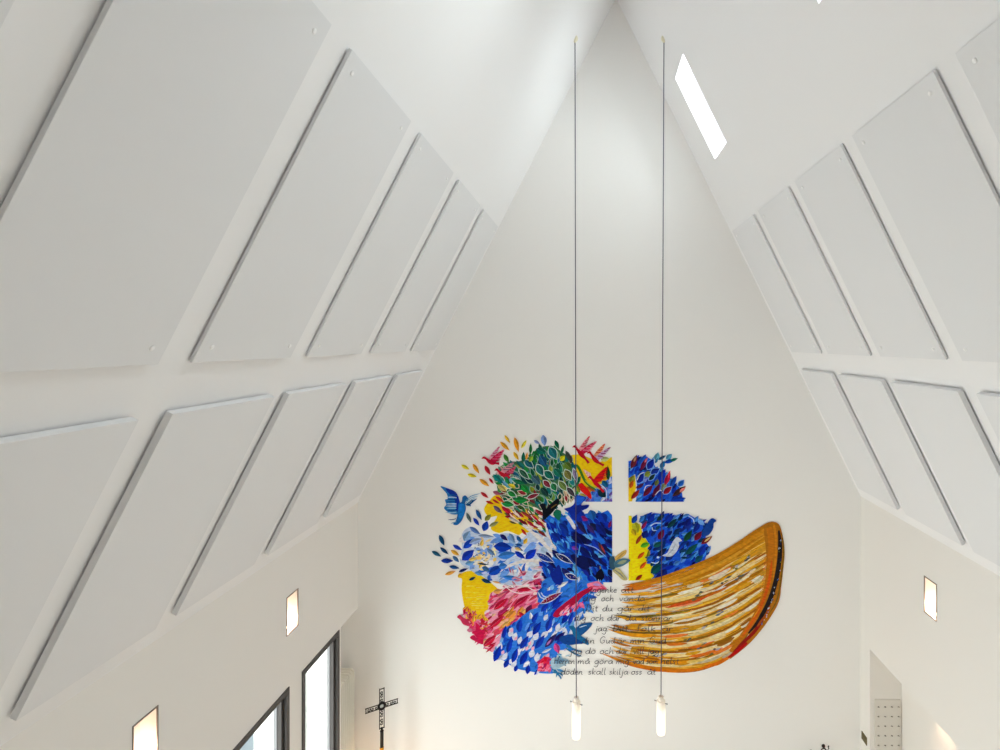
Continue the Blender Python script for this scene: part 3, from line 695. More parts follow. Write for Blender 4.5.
p.leaf(582, 605, 8, 4, -50, (235, 110, 160), two=False); p.leaf(590, 610, 10, 3, -40, (90, 150, 220), two=False); p.leaf(594, 597, 6, 3, 0, (40, 90, 200), two=False)
p.build('painted_magenta_wing', 'crimson and pink wing shape pointing to the cross')

# upper right quarter beside the cross
p = Paint(); p.r = (628.4, 700, 440, 501.6)
Q1 = [(628.4, 461), (633, 460), (640, 457), (646, 456), (652, 460), (656, 468), (663, 471), (668, 476), (674, 482), (679, 487), (682, 493), (683, 501.6), (636, 501.6), (637, 486), (635, 474), (628.4, 478)]
p.poly(Q1, (30, 95, 220)); bl = [ROYAL, BLUE, (45, 130, 230), (90, 165, 240), (15, 60, 190), (20, 80, 210)]
p.fill(Q1, 80, (6, 12), (2.4, 5), 55, bl, wob=18)
p.fill(Q1, 22, (5, 9), (2, 3.6), 55, [NAVY, (10, 30, 110), (60, 20, 60), (15, 40, 140)], wob=16)
p.leaf(648, 474, 9, 6, 30, (140, 155, 60)); p.leaf(632, 479, 9, 6, 70, (150, 150, 50)); p.leaf(631.5, 484, 9, 4, 70, (215, 90, 20)); p.leaf(664, 486, 11, 5, 60, (130, 150, 110)); p.leaf(657, 482, 9, 4, 65, (110, 120, 60)); p.leaf(645, 479, 8, 6, 20, (120, 140, 220))
for l in [(634, 461.5, 15, 5.5, 67, (110, 35, 50)), (642, 460.5, 15, 5.5, 58, (30, 95, 215)), (644, 463.5, 15, 4.5, 62, (120, 20, 60)), (650.5, 464, 12, 6.5, 60, (10, 40, 170)), (640.5, 478, 12, 6.5, 58, (15, 40, 160)), (650, 480, 14, 5, 45, (30, 60, 190)), (662, 475, 14, 7, 62, (10, 50, 190)), (667.5, 478, 15, 5, 70, (185, 20, 60)), (673.5, 480.5, 11, 5, 58, (20, 75, 185)), (681, 483, 8, 4.6, 48, (30, 100, 210)),
          (635.5, 494, 13, 4.8, 48, (165, 40, 30)), (648, 490.5, 15, 5.4, 50, (110, 20, 50)), (656.5, 490, 14, 5.5, 62, (90, 15, 60)), (667.5, 490, 11, 5.6, 42, (150, 20, 40)), (660, 494, 10, 6, 48, (20, 60, 190)), (679, 491, 17, 5.4, 38, (75, 45, 45)), (655, 471, 10, 6, 30, (20, 50, 160)), (652, 477, 9, 4, 45, (20, 50, 50)), (678, 499, 16, 5, 8, (15, 65, 195))]:
    p.leaf(*l, outline=(120, 170, 240) if random.random() < .5 else None)
p.leaf(682.5, 489.5, 8, 3, 40, (235, 130, 120), two=False); p.leaf(646, 460, 6, 2, 60, (220, 110, 130), two=False); p.leaf(635, 459, 6, 2, 65, (190, 140, 110), two=False); p.leaf(669, 474, 8, 2, 75, (225, 60, 80), two=False)
p.stroke([(644, 491), (646, 486), (651, 485)], .8, WHT); p.stroke([(655, 495), (660, 490), (663, 493)], .7, WHT); p.stroke([(637, 480), (640, 474), (645, 472)], .7, WHT)
for l in [(657, 456.5, 9, 6, 75, (105, 180, 208)), (662, 457.5, 9, 3, 30, (20, 90, 130)), (669, 456.5, 8, 5, 42, (90, 170, 210)), (669.5, 461, 12, 4, 15, (20, 80, 190)), (662.5, 464.5, 9, 5, 65, (30, 120, 190)), (674, 459.5, 8, 3, 20, (40, 130, 110)), (656.5, 460.5, 6, 2.4, 60, (50, 120, 180)), (661.5, 469, 6, 3, 60, (80, 170, 220))]: p.leaf(*l)
p.build('painted_blue_leaves', 'blue and dark red leaves upper right of the cross')

# lower right quarter
p = Paint(); p.r = (628.6, 720, 505, 581)
Q2 = [(640, 516), (655, 513), (672, 515), (690, 515), (697, 519), (703, 520), (708, 527), (706, 534), (705, 541), (710, 548), (706, 556), (703, 563), (690, 568), (677, 572), (661, 578), (654, 580), (655, 570), (650, 560), (650, 545), (643, 534), (642, 524)]
p.poly(Q2, (25, 85, 215))
p.fill(Q2, 170, (6, 13), (2.4, 5.2), lambda x, y: 42, [ROYAL, BLUE, (15, 60, 195), (50, 135, 232), (10, 40, 150), (20, 75, 210), (80, 150, 235), (10, 50, 120)], wob=18)
p.fill(Q2, 45, (5, 10), (2, 3.6), 45, [NAVY, (10, 30, 110), (12, 60, 90), (15, 40, 140)], wob=16)
p.leaf(636, 527, 12, 8, -70, (190, 190, 40)); p.leaf(634, 532, 8, 5, -60, (200, 170, 30)); p.leaf(648, 555, 12, 3, 80, (130, 140, 40))
for l in [(634.6, 518.8, 10, 5.4, 62, (20, 75, 180)), (642, 518.4, 9, 4.4, 55, (50, 120, 210)), (651.4, 517, 11, 6, 52, (12, 45, 175)), (644, 525, 10, 3.4, 55, (150, 30, 90)), (660.4, 517.6, 10, 4, 35, (15, 55, 60)), (669, 517, 11, 6, 50, (10, 50, 180)), (638.8, 539, 12, 3.6, 60, (175, 70, 30)), (645, 544.6, 10, 5, 22, (90, 190, 40)), (641, 555, 10, 3.8, 45, (225, 90, 20)), (643, 565, 10, 3.8, 48, (225, 90, 20)), (639, 577, 9, 3.6, 38, (165, 40, 15)),
          (661, 534.4, 11, 6, 60, (110, 15, 60)), (672, 523, 14, 5, 45, (10, 65, 75)), (677, 531, 10, 5, 42, (10, 50, 100)), (688, 535.6, 14, 5.8, 55, (15, 70, 45)), (698, 535.6, 12, 6, 50, (125, 20, 50)), (706.6, 539.8, 14, 5, 35, (130, 25, 40)), (691.6, 548.8, 17, 6, 42, (10, 85, 85)), (662, 551.8, 13, 5.4, 42, (10, 35, 85)), (658, 544, 11, 5, 28, (20, 90, 90)), (688, 521.8, 10, 6, 62, (10, 30, 130)), (656, 568.6, 14, 8, 40, (0, 80, 90)), (670, 556, 12, 6, 45, (10, 40, 120)), (699, 558, 11, 6, 45, (10, 80, 110)), (697, 526, 15, 5, 60, (12, 40, 150)), (702, 550, 13, 7, 62, (12, 50, 180)), (709, 549, 8, 3, 65, (90, 150, 235)), (645, 534, 9, 7, 60, (10, 35, 130)), (684, 543, 10, 4, 30, (10, 50, 150)), (650, 558, 8, 5, 40, (40, 110, 220)), (664, 572, 8, 7, 60, (10, 30, 120))]:
    p.leaf(*l)
p.leaf(707.5, 539, 9, 1.8, 38, (215, 190, 120), two=False)
for pts in ([(650, 526), (655, 523), (662, 523)], [(688, 515.5), (693, 519), (694, 524)], [(652, 527), (653, 530), (657, 530)], [(651, 562), (656, 563), (659, 561)]): p.stroke(pts, 1, (190, 215, 250))
p.leaf(701, 522, 9, 5, -40, (110, 170, 240), two=False); p.leaf(658, 557, 3, 2.4, 0, (200, 225, 250), two=False)
p.build('painted_blue_leaves', 'blue leaves and yellow strip lower right of the cross')

# loose leaves round the edge
p = Paint()
for l in [(465.5, 467, 9.5, 3.6, -30, (240, 225, 60)), (476.2, 468.5, 12, 3.9, -57, (245, 170, 50)), (472.3, 475.3, 10, 3.6, -15, (242, 220, 40)), (484.5, 482.5, 12.5, 4.2, -37, (245, 170, 50)), (487.7, 470, 11, 4.4, -60, (200, 30, 50)), (491.5, 480.8, 7.5, 2.6, -52, (200, 30, 60)), (497.5, 478.5, 12, 5.4, -45, (20, 135, 130)), (484.7, 494.8, 10, 3.4, -37, (205, 40, 55)), (505, 446, 13, 4, -43, (247, 175, 45)), (507.5, 439, 10, 3, -56, (245, 195, 50)), (516.7, 444.5, 15.5, 4.6, -75, (246, 165, 40)), (516.2, 455.8, 10, 3.6, -58, (250, 195, 40)), (506.5, 458.3, 10, 4.2, -60, (70, 145, 50)), (524, 444, 10, 3.2, 58, (242, 225, 60)),
          (537, 442, 7, 3, -32, (150, 170, 222)), (544, 440.3, 11.5, 6, -80, (130, 165, 228)), (530.7, 448.5, 11, 3.3, 88, (30, 115, 60)), (535.3, 456.5, 11, 3, 88, (35, 120, 60)), (531, 458.5, 7, 4.5, 60, (150, 195, 60)), (557, 444.5, 10, 4, -66, (20, 110, 80)), (562.5, 449.5, 9, 2.8, 75, (25, 115, 80)), (569, 457, 15, 4.6, -63, (60, 75, 70)), (562.5, 458, 7, 5, 50, (235, 230, 30)), (523.5, 457, 11, 4, 88, (25, 115, 90)), (526.8, 456, 8, 2.5, 82, (248, 175, 70)), (507.5, 481, 8, 4, -60, (40, 150, 90)),
          (469, 517.5, 11.5, 3.6, -65, (95, 115, 120)), (479, 514.5, 12, 4, -62, (30, 85, 155)), (476.5, 521.5, 10, 3.8, -52, (30, 65, 190)), (442, 540, 12, 4.6, -65, (20, 85, 135)), (444.5, 550.5, 11, 3.6, -40, (25, 75, 125)), (436.7, 553.5, 11, 4, -30, (35, 95, 130)), (455.3, 552.5, 10, 4, -32, (246, 185, 70)), (447.3, 560.5, 12.5, 5, 0, (15, 55, 165)), (454.5, 567, 10.5, 3.8, -10, (30, 85, 155)), (463.5, 569.8, 10, 3, 20, (25, 45, 115)), (450.5, 572.6, 11.5, 3.6, 18, (243, 175, 75)), (472.5, 578.3, 7.5, 3, 25, (20, 60, 80)), (486.5, 580.8, 11, 4, -20, (20, 60, 100)), (497, 582, 9, 2, -12, (240, 180, 110)), (460.5, 575, 6, 4, 35, (248, 190, 30))]:
    p.leaf(*l, two=True)
p.build('painted_loose_leaves', 'single yellow, orange, red and blue leaves around the edge')

# doves
def bird(label, *shapes):
    p = Paint()
    for sh in shapes:
        if sh[0] == 's': p.stroke(sh[1], sh[2], sh[3])
        elif sh[0] == 'w':                              # feathered wing: root, tip, rear of the root
            (rx, ry), (tx, ty), (bx, by), col, hi = sh[1:]
            p.poly(spline([(rx, ry), (rx+(tx-rx)*.55+(ty-ry)*.06, ry+(ty-ry)*.55-(tx-rx)*.06), (tx, ty), (tx*.6+bx*.4, ty*.6+by*.4), (bx, by)], 3), col)
            for k in range(8):
                t = .12+.88*k/7; x0, y0 = rx+(tx-rx)*t*.8, ry+(ty-ry)*t*.8; q = .15+.85*t
                x1, y1 = bx+(tx-bx)*q+(1-t)*(bx-rx)*.5, by+(ty-by)*q+(1-t)*(by-ry)*.5
                p.stroke([(x0, y0), ((x0+x1)/2, (y0+y1)/2), (x1+(bx-rx)*.12, y1+(by-ry)*.12)], 1.25, jit(hi if k % 2 else col, 8), (.6, .1))
        elif sh[0] == 'b':                              # body along its spine, with a width at each point
            sp_, col = sh[1], sh[2]; sm = spline([(a, b) for a, b, c in sp_], 4, False); ws = spline([(c, 0) for a, b, c in sp_], 4, False); l, rr = [], []
            for i, (x, y) in enumerate(sm):
                a, b = sm[max(0, i-1)], sm[min(len(sm)-1, i+1)]; dx, dy = b[0]-a[0], b[1]-a[1]; q = math.hypot(dx, dy) or 1; k = ws[i][0]/2
                l.append((x-dy/q*k, y+dx/q*k)); rr.append((x+dy/q*k, y-dx/q*k))
            p.poly(l+rr[::-1], col)
        else: p.shape(sh[1], sh[2], 4, .75)
    p.build('painted_dove', label)
z = lambda *q: Z(430, 480, 16.67, *q)
wing = [('p', z((190, 102), (300, 150), (400, 190), (450, 250), (478, 330), (500, 420), (490, 540), (440, 560), (350, 550), (290, 505), (250, 460), (285, 405), (265, 330), (310, 310), (290, 215)), (45, 125, 195)),
        ('p', z((270, 145), (400, 190), (455, 260), (480, 350), (490, 520), (450, 500), (440, 400), (420, 300), (360, 240), (300, 180)), (15, 50, 165))]
for k in range(9):
    y = 250+k*34; wing.append(('s', z((450-k*1, y+10), (380, y-4+k*3), (285-(k % 3)*14, y+k*2)), 1.0, random.choice([(15, 70, 150), (150, 200, 230), (20, 90, 170), (190, 215, 235)])))
wing += [('p', z((555, 285), (585, 265), (615, 290), (632, 325), (595, 345), (575, 385), (588, 470), (565, 560), (520, 670), (450, 735), (400, 728), (440, 690), (468, 600), (480, 480), (490, 395), (535, 372), (550, 325)), (30, 105, 180)), ('p', z((500, 420), (550, 400), (575, 470), (550, 570), (500, 640), (490, 560)), (25, 125, 215)),
         ('s', z((440, 640), (380, 655), (300, 658)), .9, (60, 85, 130)), ('s', z((450, 690), (400, 705), (350, 720)), .8, (110, 160, 200))]
for k in range(6): wing.append(('s', z((595, 395+k*12-abs(k-2)*20), (680, 270+k*32), (850-k*40, 225+k*38-abs(k-1)*8)), .8, random.choice([(110, 165, 210), (150, 195, 225), (60, 130, 190)])))
for k in range(5): wing.append(('s', z((600+k*22, 400-k*18), (640+k*20, 420-k*20), (690+k*24, 395-k*22)), 1.1, (30, 90, 150)))
bird('blue dove with spread wings at the far left', *wing)
z = lambda *q: Z(425, 425, 10, *q)
bird('crimson dove at the upper left', ('w', (489, 458), (499.6, 446.4), (492.5, 459.5), (222, 165, 185), (190, 70, 110)), ('w', (489.5, 461), (504, 449.4), (495, 463), (198, 20, 70), (225, 90, 130)), ('b', [(481.8, 458.6, .3), (484, 457.4, 2.4), (486.4, 458.6, 2), (490, 461.6, 4), (493, 463, 3.6), (495.6, 463, 2), (499.4, 463.4, 2.8)], (190, 20, 55)))
bird('second crimson dove below the first', ('w', (501, 471), (514, 461.6), (506, 473), (220, 150, 165), (130, 110, 130)), ('w', (504, 474), (515.8, 466.2), (509, 475), (170, 28, 60), (215, 100, 130)), ('b', [(494.6, 470.6, .3), (496.8, 469.4, 2.4), (499, 471, 2), (502, 474, 3.8), (505, 475, 3.2), (507.5, 475.6, 1.8), (510, 478, 2.6)], (192, 24, 48)))
z = lambda *q: Z(560, 430, 10, *q)
bird('red dove at the top beside the lamp cord', ('w', (578.5, 449.5), (589.6, 436), (582, 450), (226, 150, 160), (190, 60, 80)), ('w', (579.5, 452), (596.4, 441.2), (584, 454), (200, 28, 72), (232, 120, 145)), ('b', [(572.4, 447.2, .3), (574.8, 446.2, 2.4), (577, 448.8, 2), (580.2, 453, 4.2), (583, 456, 3.8), (585.6, 458.8, 2), (588.8, 463, 2.8)], (190, 20, 42)))
bird('red dove following the top one', ('w', (594, 454.6), (604.8, 443.6), (598, 456), (228, 150, 105), (200, 60, 45)), ('w', (594.5, 458), (610.4, 447), (598, 460.5), (200, 168, 205), (150, 60, 110)), ('b', [(587, 453.4, .3), (589.4, 452, 2.4), (591.4, 454.4, 2), (594.2, 458.6, 4), (597, 461.4, 3.6), (599.6, 463, 2), (603.8, 465.4, 2.8)], (200, 22, 38)))
bird('red dove on the yellow patch', ('w', (590.5, 479.5), (583.8, 469.6), (591.5, 476), (245, 205, 200), (225, 160, 165)), ('w', (593.5, 480), (607, 466.6), (601, 481.5), (222, 30, 25), (190, 15, 25)), ('b', [(587.6, 478.2, .3), (590, 476.8, 2.6), (592.2, 479, 2.2), (595.4, 482.6, 4.2), (598, 485.4, 3.4), (600.4, 488, 2), (603.8, 491.8, 2.8)], (205, 15, 38)))
bird('red bird sitting low on the yellow patch', ('p', z((188, 550), (215, 533), (242, 560), (272, 590), (302, 640), (312, 682), (262, 642), (215, 602), (203, 572)), (215, 25, 20)))
z = lambda *q: Z(515, 490, 10, *q)
bird('royal blue dove flying down at the cross', ('p', z((500, 190), (560, 172), (602, 130), (605, 62), (660, 62), (705, 75), (655, 150), (735, 152), (722, 172), (662, 202), (642, 242), (672, 300), (622, 302), (580, 282), (560, 242), (538, 212)), (15, 45, 165)), ('p', z((608, 70), (655, 68), (690, 80), (650, 130), (615, 140)), (30, 95, 215)), ('p', z((600, 180), (650, 160), (725, 158), (660, 195), (620, 235)), (15, 35, 130)))
bird('near-black bird over the green leaves', ('p', z((255, 145), (300, 142), (312, 190), (352, 150), (432, 88), (432, 130), (382, 202), (322, 262), (290, 292), (282, 202)), (12, 18, 30)), ('s', z((360, 180), (400, 150), (425, 140)), 1, (120, 90, 40)))
p = Paint(); p.shape(z((382, 235), (410, 195), (455, 205), (462, 245), (440, 302), (400, 270)), (20, 115, 90)); p.build('painted_heart_leaf', 'teal green leaf beside the dark bird')
z = lambda *q: Z(530, 550, 10, *q)
bird('navy bird shape on the blue field', ('p', z((175, 168), (200, 155), (225, 170), (240, 215), (285, 150), (325, 280), (300, 340), (245, 315), (215, 250), (205, 200)), (12, 40, 150)))
bird('dark blue bird shape below the blue field top', ('p', z((410, 55), (440, 45), (465, 80), (540, 60), (590, 150), (560, 190), (490, 160), (450, 110)), (10, 22, 85)))
bird('teal and tan bird in the gap of the cross', ('p', z((855, 82), (880, 50), (960, 2), (950, 35), (900, 75), (862, 100)), (212, 175, 95)), ('p', z((838, 178), (880, 185), (930, 240), (968, 292), (930, 290), (870, 235), (832, 200)), (190, 180, 130)), ('p', z((805, 75), (832, 66), (845, 110), (850, 150), (838, 185), (815, 182), (798, 140)), (50, 85, 110)), ('p', z((845, 135), (880, 100), (940, 88), (995, 100), (950, 135), (900, 158), (855, 165)), (70, 115, 140)), ('p', z((880, 130), (920, 108), (960, 103), (930, 128)), (150, 160, 130)), ('s', z((850, 200), (900, 235), (950, 285)), .7, (90, 110, 130)), ('s', z((870, 90), (910, 50), (950, 15)), .6, (150, 120, 60)))
for (x, y, L_, W_, a, c) in [(545, 557.5, 20, 5.5, -27, (20, 55, 150)), (564.5, 558.5, 19, 4.6, -30, (20, 30, 90)), (572, 576.5, 14, 4.8, -22, (15, 30, 110)), (551.5, 597.5, 24, 4.8, 28, (130, 20, 60))]:
    p = Paint(); p.leaf(x, y, L_+1.5, W_+1.6, a, (215, 225, 245), two=False); p.leaf(x, y, L_, W_, a, c, two=False)
    ca, sa = math.cos(a*DEG), -math.sin(a*DEG)
    for k in range(7):
        u = -L_*.35+L_*.7*k/6; v = random.uniform(-.8, .8); p.leaf(x+u*ca-v*sa, y+u*sa+v*ca, 1.8, .8, a+random.uniform(-40, 40), random.choice([(150, 160, 200), (90, 110, 180), c, (190, 150, 160)]), two=False)
    p.build('painted_outlined_leaf', 'dark leaf with a white outline')
p = Paint()
for pts in ([(538.5, 592), (541, 597), (547, 599)], [(541, 592), (544, 596), (549, 597)]): p.stroke(pts, 1.1, (200, 220, 250))
p.build('painted_white_tick', 'white curved strokes')
z = lambda *q: Z(540, 580, 10, *q)
bird('teal blue dove with raised wing by the handwriting', ('p', z((355, 502), (400, 450), (450, 435), (518, 430), (482, 480), (425, 532), (388, 552)), (25, 85, 150)), ('p', z((200, 575), (300, 545), (380, 558), (430, 590), (425, 625), (380, 628), (290, 638), (220, 612)), (18, 70, 150)), ('p', z((296, 465), (328, 457), (348, 480), (368, 508), (402, 556), (472, 605), (482, 640), (400, 592), (345, 552), (325, 500)), (25, 105, 160)), ('s', z((395, 470), (440, 455), (470, 450)), .7, (190, 215, 235)))
z = lambda *q: Z(530, 610, 10, *q)
bird('pale blue bird at the bottom edge', ('p', z((228, 482), (300, 480), (372, 495), (382, 515), (302, 562), (240, 582), (215, 540)), (165, 195, 215)), ('p', z((250, 500), (300, 485), (340, 498), (300, 520), (260, 525)), (110, 155, 190)))
z = lambda *q: Z(610, 505, 8.33, *q)
bird('pale grey bird on the blue leaves', ('p', z((440, 415), (480, 400), (508, 345), (535, 295), (560, 270), (592, 295), (565, 305), (568, 340), (542, 390), (502, 420)), (205, 215, 232)), ('s', z((480, 408), (520, 370), (545, 320)), .8, (150, 165, 200)))
bird('dark blue bird looking right', ('p', z((765, 240), (792, 190), (828, 130), (853, 114), (878, 130), (856, 148), (852, 190), (822, 238), (790, 250)), (18, 65, 155)))
z = lambda *q: Z(455, 610, 10, *q)
bird('small crimson birds at the lower left edge', ('p', z((30, 65), (50, 50), (76, 75), (122, 100), (145, 150), (92, 135), (58, 88)), (200, 50, 90)), ('p', z((128, 198), (150, 183), (170, 195), (150, 212)), (200, 110, 140)), ('p', z((158, 270), (185, 253), (216, 280), (272, 300), (274, 332), (208, 302)), (195, 30, 80)), ('p', z((215, 130), (235, 150), (262, 205), (302, 168), (282, 240), (275, 330), (238, 285), (188, 212), (215, 200)), (205, 20, 75)), ('s', z((300, 380), (340, 390), (370, 410)), 1, (220, 60, 100)))

# wooden boat
G = [(622, 585), (640, 582.5), (661, 577.6), (677, 572), (700, 563), (720, 554), (740, 541.5), (755, 531), (767, 524)]
K = [(600, 654.5), (619.6, 663), (635, 667), (657, 671), (679, 672.5), (699, 670), (716, 665), (730, 657), (747, 642)]
def bt_(t, u):
    i = min(7, int(u*8)); f = u*8-i
    g = [G[i][d]*(1-f)+G[i+1][d]*f for d in (0, 1)]; k = [K[i][d]*(1-f)+K[i+1][d]*f for d in (0, 1)]
    q = 4*t*(1-t); bow = u**4*9*q
    sag = 3.5*q*u*(1-u)*2
    return (g[0]*(1-t)+k[0]*t+bow, g[1]*(1-t)+k[1]*t+sag)
p = Paint()
hull = [bt_(0, .3+.7*k/14) for k in range(15)]+[bt_(k/10, 1) for k in range(1, 11)]+[bt_(1, 1-.7*k/12) for k in range(1, 13)]
hull += [bt_(1-k/26, random.choice([.18, .3, .42, .5, .56])) for k in range(1, 26)]
p.poly(hull, (208, 150, 44))
gold, dark, pale, orng, olive, brwn = (222, 160, 32), (142, 88, 18), (240, 222, 178), (218, 108, 28), (128, 108, 34), (176, 104, 20)
left = [.02, .12, .2, .27, .36, .5, .66, .8, 1.0]
for k in range(520):                                   # long gold strokes
    t = random.random(); u0 = random.uniform(-.0, .85); ln = random.uniform(.1, .3)
    lim = .10+.12*math.sin(t*19)+.12*abs(.5-t)
    if u0 < lim and random.random() < .8: continue
    u1 = min(1, u0+ln); c = random.choice([gold, gold, (232, 172, 50), (206, 142, 24), (238, 190, 84), pale if u0 < .6 else gold, brwn])
    if t < .13: c = random.choice([(200, 128, 20), (212, 142, 30), (190, 118, 18)])
    p.stroke([bt_(t, u0), bt_(t, (u0+u1)/2), bt_(t, u1)], random.uniform(1, 2.6), jit(c, 10), (.1, .1))
nb = 9
for b in range(1, nb):                                 # plank edges, light above and dark below
    t = .12+.86*b/nb
    for w_, dt, c, a0 in ((2.6, .045, (236, 212, 150), .2), (1.5, .024, (244, 228, 190), .3), (1.5, 0, (150, 96, 22), .12)):
        p.stroke([bt_(t+dt+.004*math.sin(k*1.7+b), a0+(.985-a0)*k/12) for k in range(13)], w_, jit(c, 8), (.05, .1))
    for k in range(9):
        u0 = .22+.76*k/9+random.uniform(-.03, .03); u1 = min(.985, u0+random.uniform(.08, .15))
        dt = random.uniform(-.012, .012)
        p.stroke([bt_(t+dt, u0), bt_(t+dt, (u0+u1)/2), bt_(t+dt, u1)], random.uniform(.9, 1.8), jit(random.choice([dark, brwn, olive, (170, 90, 20)]), 10), (.2, .1))
        if random.random() < .85: p.stroke([bt_(t+.028, u0+.02), bt_(t+.028, (u0+u1)/2+.02), bt_(t+.028, min(.985, u1+.03))], random.uniform(1, 2.3), jit(random.choice([pale, (246, 234, 206), (236, 205, 130), pale]), 8), (.1, .1))
        if random.random() < .32: p.stroke([bt_(t+.05, u0), bt_(t+.05, u1)], random.uniform(1, 2.6), jit(random.choice([(120, 124, 140), olive, (90, 96, 110), (222, 120, 60), (160, 150, 150)]), 10), (.1, .1))
for t, a, b, c, w_ in [(.33, .33, .62, (212, 84, 30), 3), (.35, .4, .55, (235, 140, 100), 1.5), (.03, .02, .3, (206, 110, 22), 4), (.07, .0, .25, (214, 120, 30), 3), (.42, .0, .3, (110, 90, 30), 1.8), (.44, .02, .35, (225, 160, 30), 3), (.60, -.02, .35, (110, 84, 34), 1.8), (.63, .0, .4, (226, 150, 20), 3.4), (.24, .03, .3, (226, 160, 40), 2.6), (.3, .05, .25, (230, 176, 80), 2), (.97, .0, .6, (206, 128, 22), 3.4), (.985, .1, .8, (214, 116, 20), 3), (.9, .2, .7, (230, 150, 20), 3.6), (.985, .6, .95, (220, 110, 20), 3.4), (.985, .9, 1, (190, 30, 20), 3.4), (.5, .4, .6, (238, 228, 206), 3), (.55, .2, .45, (236, 226, 210), 2), (.74, .25, .5, (240, 215, 160), 2.6), (.2, .55, .9, (234, 218, 176), 2.2), (.14, .5, .85, (238, 200, 120), 1.6), (.3, .6, .9, (232, 226, 224), 2.4), (.4, .75, .95, (230, 150, 24), 3.4), (.36, .72, .9, (205, 130, 20), 2)]:
    n_ = 8; p.stroke([bt_(t+random.uniform(-.004, .004), a+(b-a)*k/n_) if a+(b-a)*k/n_ >= 0 else (bt_(t, 0)[0]+(a+(b-a)*k/n_)*100, bt_(t, 0)[1]-1) for k in range(n_+1)], w_, c, (.05, .05))
for k in range(60):                                    # broad worn patches along the planks
    t = random.uniform(.14, .97); u0 = random.uniform(.3, .9); c = random.choice([pale, (236, 200, 110), (190, 120, 22), (160, 104, 24), (228, 168, 40), (214, 196, 160), olive, (224, 120, 40), (200, 140, 30), (244, 232, 210)])
    u1 = min(.97, u0+random.uniform(.08, .22)); p.stroke([bt_(t, u0), bt_(t+.004, (u0+u1)/2), bt_(t, u1)], random.uniform(1.8, 3.4), jit(c, 12), (.2, .2))
for t, u in [(.22, .62), (.25, .68), (.2, .74), (.17, .84), (.3, .5), (.26, .55), (.8, .4), (.82, .34), (.7, .5), (.52, .7), (.6, .62), (.3, .78), (.77, .6), (.86, .7)]:
    for k in range(4): q = bt_(t+random.uniform(-.02, .02), min(.95, u+random.uniform(-.03, .03))); p.leaf(q[0], q[1], random.uniform(3, 7), random.uniform(1, 2.2), 25, jit(random.choice([(110, 116, 136), (130, 120, 60), (90, 90, 80), (180, 180, 190)]), 10), two=False)
p.stroke([bt_(0, k/12) for k in range(0, 13)], 3.0, (192, 122, 20), (.1, 1)); p.stroke([bt_(.04, .1+k/12*.88) for k in range(0, 13)], 3.4, (208, 138, 28), (.1, 1)); p.stroke([bt_(.085, .2+k/12*.75) for k in range(0, 13)], 2.2, (222, 160, 44), (.1, .3))
# stem of the bow
p.poly(spline([(764, 525), (770, 521.6), (777, 522.6), (780.5, 528), (783, 540), (784.3, 552), (783, 568), (781, 585), (778.6, 601), (770, 617), (759, 632), (747, 645), (729, 659), (738, 648), (748, 636), (753, 617), (761, 600), (765, 578), (766, 555), (764, 535)], 4), (176, 110, 24))
p.stroke([(769, 527), (771, 545), (770, 565), (767, 585), (761.5, 603), (753, 620), (742, 636), (730, 651)], 6, (196, 116, 22), (.9, .5)); p.stroke([(771.5, 560), (769, 580), (763, 600), (754, 618), (742, 636)], 3, (214, 92, 20), (.3, .3))
p.stroke([(773.5, 524), (775.5, 540), (775, 560), (772.5, 580)], 2.4, (206, 128, 26), (.6, .3))
p.stroke([(778.5, 530), (779.8, 545), (779, 560), (776, 578), (771.5, 594), (765, 609), (757, 622), (748, 633)], 4.6, (36, 30, 32), (.4, .3)); p.stroke([(781.6, 533), (783.4, 548), (782.2, 566), (779.5, 586), (776, 601), (768, 614)], 1.5, (120, 92, 30), (.4, .3))
p.stroke([(764, 616), (755, 630), (744, 641), (733, 652)], 3.4, (150, 28, 22), (.4, .4)); p.stroke([(747, 642), (738, 650), (728, 657)], 3, (190, 20, 22), (.4, .4)); p.stroke([(770, 605), (765, 615), (757, 626)], 2.2, (170, 80, 24), (.4, .4))
for k in range(34):
    t = random.random(); y = 536+t*88; x = 779.3-((max(0, y-560)/64)**1.8)*18
    p.leaf(x+random.uniform(-1.4, 1.4), y, random.uniform(1.4, 3.4), random.uniform(.7, 1.4), 70+random.uniform(-30, 30), random.choice([(70, 110, 180), (150, 165, 190), (30, 40, 90), (100, 120, 60), (190, 195, 210), (20, 22, 30)]), two=False)
for k in range(16):
    t = random.uniform(.1, .9); q = bt_(t, 1); p.stroke([(q[0]-5, q[1]+3), (q[0]+random.uniform(-1, 2), q[1]-random.uniform(3, 7))], 1.4, jit(random.choice([(220, 120, 30), (205, 100, 20), (228, 150, 30)]), 8))
p.build('painted_boat', 'golden brown plank boat with a dark bow stem')

# handwriting
F = {}
F['a'] = (.8, [[(.75, .85), (.45, 1), (.1, .75), (.05, .35), (.3, 0), (.6, .25), (.75, .9), (.72, .2), (.9, 0)]])
F['b'] = (.75, [[(.1, 2), (.1, .1), (.45, 0), (.7, .4), (.5, .9), (.12, .6)]])
F['c'] = (.65, [[(.6, .85), (.3, 1), (.05, .55), (.15, .1), (.4, 0), (.65, .15)]])
F['d'] = (.8, [[(.72, .8), (.4, 1), (.05, .5), (.25, 0), (.6, .2), (.75, 1.9), (.72, .15), (.92, 0)]])
F['e'] = (.65, [[(.1, .5), (.55, .65), (.4, 1), (.1, .75), (.08, .2), (.35, 0), (.65, .15)]])
F['f'] = (.6, [[(.6, 1.8), (.4, 2), (.28, 1.6), (.28, 0)], [(.05, .95), (.55, 1)]])
F['g'] = (.8, [[(.72, .85), (.4, 1), (.08, .6), (.3, .05), (.65, .3), (.75, .95), (.7, -.6), (.4, -1), (.05, -.7)]])
